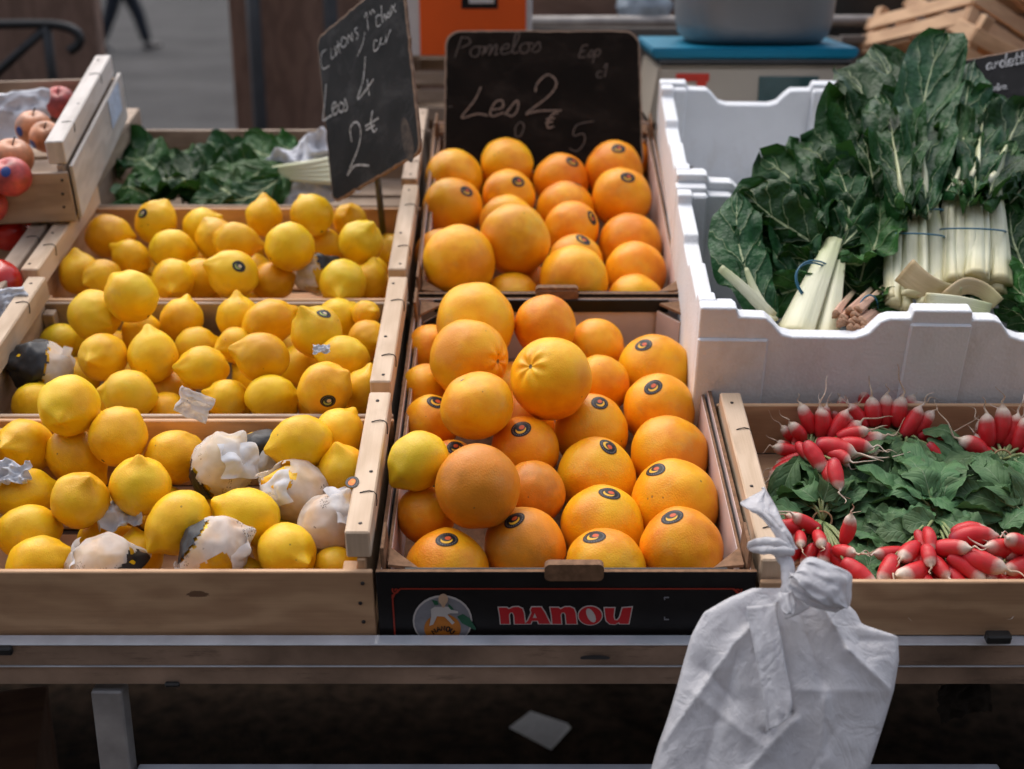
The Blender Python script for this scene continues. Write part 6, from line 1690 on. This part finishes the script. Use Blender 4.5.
# scale
SC = thing('weighing_scale', 'cream market scale with a blue tray and a dark green display', 'scale', Matrix.Translation((ps.x, ps.y, zt)))
wd = .365
def prism(name, prof, depth, mat, parent, bev=.006):
    bm = bmesh.new()
    a = [bm.verts.new((x, 0, z)) for x, z in prof]; b = [bm.verts.new((x, depth, z)) for x, z in prof]
    bm.faces.new(a); bm.faces.new(b[::-1])
    for i in range(len(prof)): j = (i + 1) % len(prof); bm.faces.new((a[j], a[i], b[i], b[j]))
    bmesh.ops.recalc_face_normals(bm, faces=bm.faces[:])
    bmesh.ops.bevel(bm, geom=bm.edges[:], offset=bev, segments=2, affect='EDGES')
    me = bpy.data.meshes.new(name); bm.to_mesh(me); bm.free()
    return link(name, me, parent, None, (mat,))
prism('body', [(-wd / 2 - .012, .012), (wd / 2 + .012, .012), (wd / 2 - .004, .118), (-wd / 2 + .004, .118)], .30, 'scale_body', SC)
wbox('body_rim', (wd - .004, .305, .010), (0, .15, .1235), 'black_clip', SC, .003)
prism('tray', [(-wd / 2 - .006, .130), (wd / 2 + .006, .130), (wd / 2 + .012, .150), (-wd / 2 - .012, .150)], .31, 'scale_blue', SC, .004)
disp = wbox('display', (.112, .004, .062), (.065, -.0005, .068), 'display', SC, .002)
wbox('red_label', (.062, .004, .014), (-.115, -.0005, .097), 'red_label', SC, .001)
wbox('red_label', (.018, .004, .022), (-.098, -.0015, .090), 'red_label', SC, .001)
for x in (-.15, .15):
    for y in (.04, .26): wbox('foot', (.03, .03, .012), (x, y, .0065), 'black_clip', SC, .003)
# grey pan on the tray
PN = thing('steel_pan', 'big grey rounded metal pan sitting on the scale', 'pan', Matrix.Translation((ps.x + .018, ps.y + .155, zt + .1505)))
V, Fc = [], []
lev = [(.105, .0), (.128, .003), (.142, .016), (.148, .04), (.153, .10), (.157, .17), (.161, .172), (.161, .178), (.154, .178), (.150, .17), (.140, .03), (.12, .012), (.0, .010)]
n = 48
for r_, z in lev:
    for j in range(n):
        a = 2 * pi * j / n; ca, sa = cos(a), sin(a); p_ = 3.2
        k = (abs(ca) ** p_ + abs(sa) ** p_) ** (-1 / p_)
        V.append((r_ * k * ca * 1.0, r_ * k * sa * .86, z))
for i in range(len(lev) - 1):
    for j in range(n): Fc.append((i * n + j, i * n + (j + 1) % n, (i + 1) * n + (j + 1) % n, (i + 1) * n + j))
Fc.append(tuple(range(n - 1, -1, -1)))
link('pan_shell', mesh('pan_shell', V, Fc), PN, None, ('pan',))

# orange cardboard box on a stack of empty crates
po = at(501, 57, 2.62)
def empty_crate(label, M4, W, D, H, seed, mat='wood_old', group='empty wooden crates behind the stall', slats=3):
    random.seed(seed)
    t = thing('empty_crate', label, 'crate', M4, group)
    sh = H / (slats + .35)
    for y in (.004, D - .004):
        for k in range(slats): bx('slat', (W, .006, sh * .72), (W / 2, y, sh * (k + .6)), mat, t)
    for x in (.004, W - .004):
        for k in range(slats): bx('slat', (.006, D - .02, sh * .72), (x, D / 2, sh * (k + .6)), mat, t)
    for x in (.018, W - .018):
        for y in (.018, D - .018): bx('corner_post', (.022, .022, H + .012), (x, y, H / 2 + .004), mat, t)
    for k in range(4): bx('floor_slat', (W - .02, D / 4 - .012, .005), (W / 2, D * (k + .5) / 4, .006), mat, t)
    return t
for k in range(4):
    empty_crate(['topmost empty slatted crate under the orange box', 'second slatted crate under the orange box', 'third slatted crate down under the orange box', 'lowest slatted crate under the orange box'][k],
                Matrix.Translation((po.x - .215 + .004 * k, po.y + .006 * k, po.z - .135 * (k + 1))), .42, .32, .120, 300 + k)
for k in range(3):
    pass
OB = thing('orange_box', 'orange cardboard carton with pale edges and a dark hand hole', 'cardboard box', Matrix.Translation((po.x - .195, po.y, po.z)))
wbox('carton', (.275, .30, .24), (.120, .15, .12), 'logo_white', OB, .003)
wbox('orange_panel', (.212, .002, .236), (.139, -.0012, .121), 'orange_card', OB, .0005)
def slot(px, py, w, h, m, y):
    q = (Matrix.Translation((po.x - .195, po.y, po.z)).inverted() @ at(px, py, 2.62)); wbox('hand_hole', (w, .002, h), (q.x, y, q.z), m, OB, .0008)
slot(480, 2, .072, .022, 'card_black', -.0024); slot(482, 0, .05, .010, 'logo_white', -.0036)

# bins and clutter on the back table
def crate_pile():
    names = ['slatted crate tipped sideways, lowest in the heap at the upper right', 'slatted crate leaning on the lowest one of the heap', 'slatted crate on top of the tilted heap at the upper right', 'splintered crate sticking out left of the heap']
    for k, (px, py, d, rz, ry, rx) in enumerate(((955, 66, 2.60, 12, 24, 10), (965, 26, 2.62, 18, 27, -14), (1000, -6, 2.64, 8, 22, 18), (1030, -26, 2.7, 30, 30, 8))):
        empty_crate(names[k], Matrix.Translation(at(px, py, d)) @ Euler((R(rx), R(ry), R(rz))).to_matrix().to_4x4(), .50, .34, .10, 320 + k, 'wood', 'heap of empty crates at the upper right', 2)
crate_pile()
BR_ = thing('back_rail', 'grey metal rail running across behind the scale', 'rail', Matrix.Identity(4))
a, b = at(560, 22, 3.0), at(985, 20, 3.0)
V, Fc, U = tube([a - RT * .3, b + RT * .3], .013, 10, sm=0); link('rail_tube', mesh('rail_tube', V, Fc, U), BR_, None, ('alu_dark',))
for q in (a - RT * .25, b + RT * .25):
    V, Fc, U = tube([Vector((q.x, q.y, 0)), q], .014, 10, sm=0); link('rail_post', mesh('rail_post', V, Fc, U), BR_, None, ('alu_dark',))
def clutter(name, label, px, py, d, size, mat, rz=0, cat='crate', parts=True):
    c = at(px, py, d)
    t = thing(name, label, cat, Matrix.Translation(c) @ Matrix.Rotation(rz, 4, 'Z'), 'clutter behind the scale')
    w, dp, h = size
    for s in (-1, 1):
        bx('side_board', (w, .012, h), (0, s * (dp / 2 - .006), 0), mat, t); bx('end_board', (.012, dp - .026, h), (s * (w / 2 - .007), 0, 0), mat, t)
    bx('crate_floor', (w - .03, dp - .03, .01), (0, 0, -h / 2 + .008), mat, t)
    bx('rim', (w + .012, .016, .016), (0, -dp / 2 - .003, h / 2), mat, t)
    return t
clutter('storage_crate', 'dark brown storage crate seen between the orange carton and the scale', 585, 20, 3.3, (.42, .35, .22), 'hut_wood', .1)
clutter('storage_crate', 'black storage crate right of the pan behind the rail', 862, 15, 3.2, (.20, .3, .20), 'black_clip', -.1)
clutter('storage_crate', 'dusty brown storage crate low behind the chard leaves', 872, 62, 3.1, (.28, .3, .13), 'facade', .15)
clutter('storage_crate', 'brown storage crate below the grey rail, right of the orange carton', 612, 45, 2.95, (.46, .3, .08), 'facade', 0)
# cloudy plastic bag lump
def lump(name, label, px, py, d, r, mat, seed, cat):
    c = at(px, py, d); V, Fc = [], []; nu, nv = 32, 22
    for i in range(nv + 1):
        th = pi * i / nv
        for j in range(nu):
            ph = 2 * pi * j / nu; q = Vector((sin(th) * cos(ph), sin(th) * sin(ph), cos(th)))
            k = 1 + .35 * (.5 - abs(noise.noise(q * 2 + Vector((seed, 0, 0))))) + .15 * (.5 - abs(noise.noise(q * 5 + Vector((0, seed, 0)))))
            V.append(Vector((q.x * r[0], q.y * r[1], q.z * r[2])) * k)
    for i in range(nv):
        for j in range(nu): Fc.append((i * nu + j, (i + 1) * nu + j, (i + 1) * nu + (j + 1) % nu, i * nu + (j + 1) % nu))
    o = link(name, mesh(name, V, Fc), None, Matrix.Translation(c), (mat,)); tag(o, label, cat)
    return o
lump('plastic_bundle', 'cloudy bluish plastic bundle left of the grey pan', 645, 6, 3.05, (.055, .06, .045), 'plastic_clear', 2, 'plastic')
lump('cloth_bundle', 'small blue cloth bundle under the rail right of the pan', 903, 32, 3.0, (.022, .02, .035), 'blue_bit', 3, 'cloth')

# ------------------------------------------------------------------ street setting
def struct(name, me, mats, M4=Matrix.Identity(4)):
    o = link(name, me, None, M4, mats); o['kind'] = 'structure'; return o
struct('ground', mesh('ground', [(-400, -400, 0), (400, -400, 0), (400, 400, 0), (-400, 400, 0)], [(0, 1, 2, 3)], None, False), ('ground',))
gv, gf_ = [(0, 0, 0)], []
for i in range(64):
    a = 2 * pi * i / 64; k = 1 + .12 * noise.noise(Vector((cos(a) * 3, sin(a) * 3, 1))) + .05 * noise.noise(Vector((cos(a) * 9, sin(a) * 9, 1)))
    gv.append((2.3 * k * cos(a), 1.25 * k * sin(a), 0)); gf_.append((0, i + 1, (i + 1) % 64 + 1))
struct('ground_litter_shade', mesh('ground_litter_shade', gv, gf_, None, False), ('litter_shade',), Matrix.Translation((-.1, 2.0, .004)))  # litter sheet whose dark colour stands in for shade below the table
pc = at(540, 733, 1); k_ = CAM.z / (CAM.z - pc.z); pg = CAM + (pc - CAM) * k_
PS = link('paper_sheet', mesh('paper_sheet', [(-.062, .01, .006), (.020, -.066, .006), (.062, .0, .012), (.055, .022, .008), (-.018, .062, .010)], [(0, 1, 2, 3, 4)], None, False), None, Matrix.Translation((pg.x, pg.y, 0)), ('paper_white',))
tag(PS, 'grey white sheet of paper lying on the ground under the table', 'paper')
# half seen crate stored under the stall, and a bucket
q = at(40, 760, 1); k_ = (CAM.z - .30) / (CAM.z - q.z); q = CAM + (q - CAM) * k_
cr_ = thing('storage_crate', 'dark crate on the ground under the table at the lower left', 'crate', Matrix.Translation((q.x - .22, q.y, .15)) @ Matrix.Rotation(.25, 4, 'Z'))
for s in (-1, 1):
    bx('side_board', (.42, .012, .29), (0, s * .14, 0), 'hut_wood', cr_); bx('end_board', (.012, .26, .29), (s * .202, 0, 0), 'hut_wood', cr_)
bx('lid', (.42, .30, .012), (0, 0, .153), 'hut_wood', cr_)
q = at(960, 700, 1.9)
rg = crumple('dust_rag', 'dim grey rag hanging under the table behind the bag', 962, 697, 1.75, .07, .05, .2, 33, 'added_skirt', .012, 1.3, 'rag'); rg['group'] = 'things under the table'

# wooden market huts behind
def hut(label, x0, x1, y, h, dep, seams, seed, ang=0):
    random.seed(seed)
    t = thing('plank_screen', label, 'wooden screen', Matrix.Translation((x0, y, 0)) @ Matrix.Rotation(ang, 4, 'Z'), 'brown plank screens')
    W = x1 - x0; n = max(1, int(W / seams))
    for i in range(n):
        bx('wall_board', (W / n - .006, .03, h), (W * (i + .5) / n, .015 + random.uniform(0, .004), h / 2), 'hut_wood', t, .003)
    for z in (.5, h - .4): bx('cross_batten', (W - .02, .04, .09), (W / 2, .058, z), 'hut_wood', t, .003)
    for x in (.06, W - .06): bx('post', (.07, .07, h), (x, .12, h / 2), 'hut_wood', t, .003)
    return t
def gx(px, y):                                             # world x of a pixel column at world depth y (on the row of the huts)
    d = y * cos(PITCH); return (px - 512) / F_PX * d
y0 = 4.6
def col_x(px, py, y):
    r_ = at(px, py, 1) - CAM; return CAM.x + r_.x * y / r_.y
HL = hut('brown plank screen at the far left behind the iron handrail', -3.6, col_x(99, 50, 4.3), 4.3, 2.25, 1.6, .34, 401)
HR = hut('long brown plank screen behind the slates and the scale', col_x(231, 60, y0), 3.6, y0, 2.3, 1.8, .42, 402)
for px in (257, 333, 560, 700, 945):
    x = col_x(px, 60, y0 - .06)
    V, Fc, U = tube([(x, y0 - .07, 0), (x, y0 - .07, 2.5)], .024, 10, sm=0)
    o = link('steel_pole', mesh('steel_pole', V, Fc, U), None, Matrix.Identity(4), ('pole_grey',))
    tag(o, {257: 'thin grey pole at the left end of the long brown screen', 333: 'grey pole just left of the slanted slate, before the brown screen', 560: 'grey pole behind the orange carton before the long screen', 700: 'grey pole behind the pan before the long screen', 945: 'grey pole at the upper right before the long screen'}[px], 'pole', 'grey poles before the long screen')
# iron handrail
IR = thing('iron_handrail', 'black iron handrail with a curled end before the left plank screen', 'handrail', Matrix.Identity(4))
yh = 3.9
def hp(px, py): r_ = at(px, py, 1) - CAM; k = yh / r_.y; return CAM + r_ * k
V, Fc, U = tube([hp(-120, 26), hp(-40, 25), hp(35, 24), hp(62, 26), hp(76, 32), hp(80, 40), hp(76, 47), hp(69, 51)], .014, 10, sm=6); link('top_rail', mesh('top_rail', V, Fc, U), IR, None, ('rail_black',))
V, Fc, U = tube([hp(46, 26), hp(53, 80), hp(58, 120)], .014, 10, sm=0); link('post', mesh('post', V, Fc, U), IR, None, ('rail_black',))
e_ = hp(58, 120); V, Fc, U = tube([e_, Vector((e_.x, e_.y, 0))], .014, 10, sm=0); link('post', mesh('post', V, Fc, U), IR, None, ('rail_black',))
V, Fc, U = tube([hp(46, 28), hp(-30, 98)], .013, 10, sm=0); link('brace', mesh('brace', V, Fc, U), IR, None, ('rail_black',))

# a person walking away on the street, only the legs in frame
def skin_mesh(name, pts, edges, rads, mats, parent, root=0, sub=2, M4=None):
    me = bpy.data.meshes.new(name); me.from_pydata([tuple(p) for p in pts], edges, [])
    o = link(name, me, parent, M4, mats)
    o.modifiers.new('skin', 'SKIN')
    me.skin_vertices.new() if not me.skin_vertices else None
    for i, r_ in enumerate(rads):
        me.skin_vertices[0].data[i].radius = (r_, r_) if not isinstance(r_, tuple) else r_
    me.skin_vertices[0].data[root].use_root = True
    sb_ = o.modifiers.new('sub', 'SUBSURF'); sb_.levels = sub; sb_.render_levels = sub
    bpy.context.view_layer.update()
    dg = bpy.context.evaluated_depsgraph_get(); m2 = bpy.data.meshes.new_from_object(o.evaluated_get(dg))
    o.modifiers.clear(); o.data = m2; smooth(m2)
    return o
rp = at(127, 50, 1) - CAM; kk = CAM.z / -rp.z; pp = CAM + rp * kk
PW = thing('person', 'person in dark trousers and brown shoes striding across the far street', 'person', Matrix.Translation((pp.x, pp.y, 0)) @ Matrix.Rotation(R(0), 4, 'Z'))
pts = [(0, 0, .95), (0, 0, 1.12), (.01, 0, 1.32), (.02, 0, 1.47), (.03, 0, 1.56), (.035, 0, 1.66),
       (-.02, -.09, .90), (-.16, -.09, .50), (-.33, -.09, .11), (-.02, .09, .90), (.17, .09, .52), (.27, .09, .09),
       (.01, -.19, 1.40), (.10, -.24, 1.14), (.22, -.22, .94), (.01, .19, 1.40), (-.10, .24, 1.14), (-.10, .23, .90)]
ed = [(0, 1), (1, 2), (2, 3), (3, 4), (4, 5), (0, 6), (6, 7), (7, 8), (0, 9), (9, 10), (10, 11), (3, 12), (12, 13), (13, 14), (3, 15), (15, 16), (16, 17)]
rd = [.16, .15, .16, .09, .055, .095, .13, .10, .075, .13, .10, .075, .06, .045, .03, .06, .045, .03]
skin_mesh('body', pts, ed, rd, ('cloth_navy',), PW)
for (x, y, z, a) in ((-.31, -.09, .065, .5), (.31, .09, .045, -.1)):
    V, Fc = [], []; n = 16
    for i, (f, w, hh) in enumerate(((-.10, .03, .05), (-.06, .042, .06), (0, .042, .055), (.08, .047, .04), (.14, .04, .03), (.17, .015, .018))):
        for j in range(n): b = 2 * pi * j / n; V.append((f, w * cos(b), hh * sin(b) * (1 if sin(b) > 0 else .7)))
    for i in range(5):
        for j in range(n): Fc.append((i * n + j, i * n + (j + 1) % n, (i + 1) * n + (j + 1) % n, (i + 1) * n + j))
    Fc += [tuple(range(n - 1, -1, -1)), tuple(5 * n + j for j in range(n))]
    link('shoe', mesh('shoe', V, Fc), PW, Matrix.Translation((x, y, z)) @ Matrix.Rotation(a, 4, 'Y'), ('shoe',))
# dark planter far up the street
fp = at(198, -4, 1) - CAM; kk = CAM.z / -fp.z; fq = CAM + fp * kk
PT = thing('street_planter', 'dark reddish planter far away at the top edge', 'planter', Matrix.Translation((fq.x, min(fq.y, 60), 0)))
prism('tub', [(-.42, 0), (.42, 0), (.5, .6), (-.5, .6)], .8, 'hut_wood', PT, .02)
bx('soil', (.9, .7, .02), (0, .4, .60), 'plank', PT)

# unseen house row added behind the viewer to close off the low sky
HS = thing('added_house', 'unseen grey brown house row added behind the viewer to block low sky', 'house', Matrix.Translation((0, -10.5, 0)))
bx('wall', (34, 5, 10), (0, 0, 5), 'facade', HS, .02); bx('roof', (34.6, 5.6, .35), (0, 0, 10.18), 'hut_wood', HS, .03)

# ------------------------------------------------------------------ camera, light, render settings
cd = bpy.data.cameras.new('camera'); co = bpy.data.objects.new('camera', cd); COL.objects.link(co)
co.location = CAM; co.rotation_euler = (pi / 2 - PITCH, 0, 0)
cd.sensor_width = 36; cd.lens = F_PX / 1024 * 36; cd.clip_end = 1500; cd.clip_start = .05
cd.dof.use_dof = True; cd.dof.focus_distance = 1.50; cd.dof.aperture_fstop = 3.7
scene.camera = co

wld = bpy.data.worlds.new('World'); scene.world = wld; wld.use_nodes = True
nt = wld.node_tree; bg = nt.nodes['Background']
sky = nt.nodes.new('ShaderNodeTexSky'); sky.sky_type = 'NISHITA'; sky.sun_disc = False
SUN_EL, SUN_AZ = R(58), R(-25)
sky.sun_elevation = SUN_EL; sky.sun_rotation = SUN_AZ
sky.air_density = 1.0; sky.dust_density = 3.0; sky.ozone_density = 1.0
hs = nt.nodes.new('ShaderNodeHueSaturation'); hs.inputs['Saturation'].default_value = .62   # thin cloud cover whitens the blue
nt.links.new(sky.outputs[0], hs.inputs['Color']); nt.links.new(hs.outputs[0], bg.inputs[0]); bg.inputs[1].default_value = .135
sl = bpy.data.lights.new('sun', 'SUN'); so = bpy.data.objects.new('sun', sl); COL.objects.link(so)
sl.energy = .7; sl.angle = R(80); sl.color = (1.0, .92, .80)
sd = Vector((sin(SUN_AZ) * cos(SUN_EL), cos(SUN_AZ) * cos(SUN_EL), sin(SUN_EL)))
so.rotation_euler = sd.to_track_quat('Z', 'Y').to_euler(); so.location = (0, 0, 12)
vs = scene.view_settings; vs.view_transform = 'Standard'; vs.look = 'None'; vs.exposure = 1.1; vs.gamma = 1; vs.use_curve_mapping = False
scene.render.engine = 'CYCLES'
cy = scene.cycles; cy.use_denoising = True
try: cy.denoiser = 'OPENIMAGEDENOISE'
except Exception: pass
cy.max_bounces = 7; cy.diffuse_bounces = 4; cy.glossy_bounces = 3; cy.transmission_bounces = 4; cy.transparent_max_bounces = 8
cy.sample_clamp_indirect = 6; cy.caustics_reflective = False; cy.caustics_refractive = False
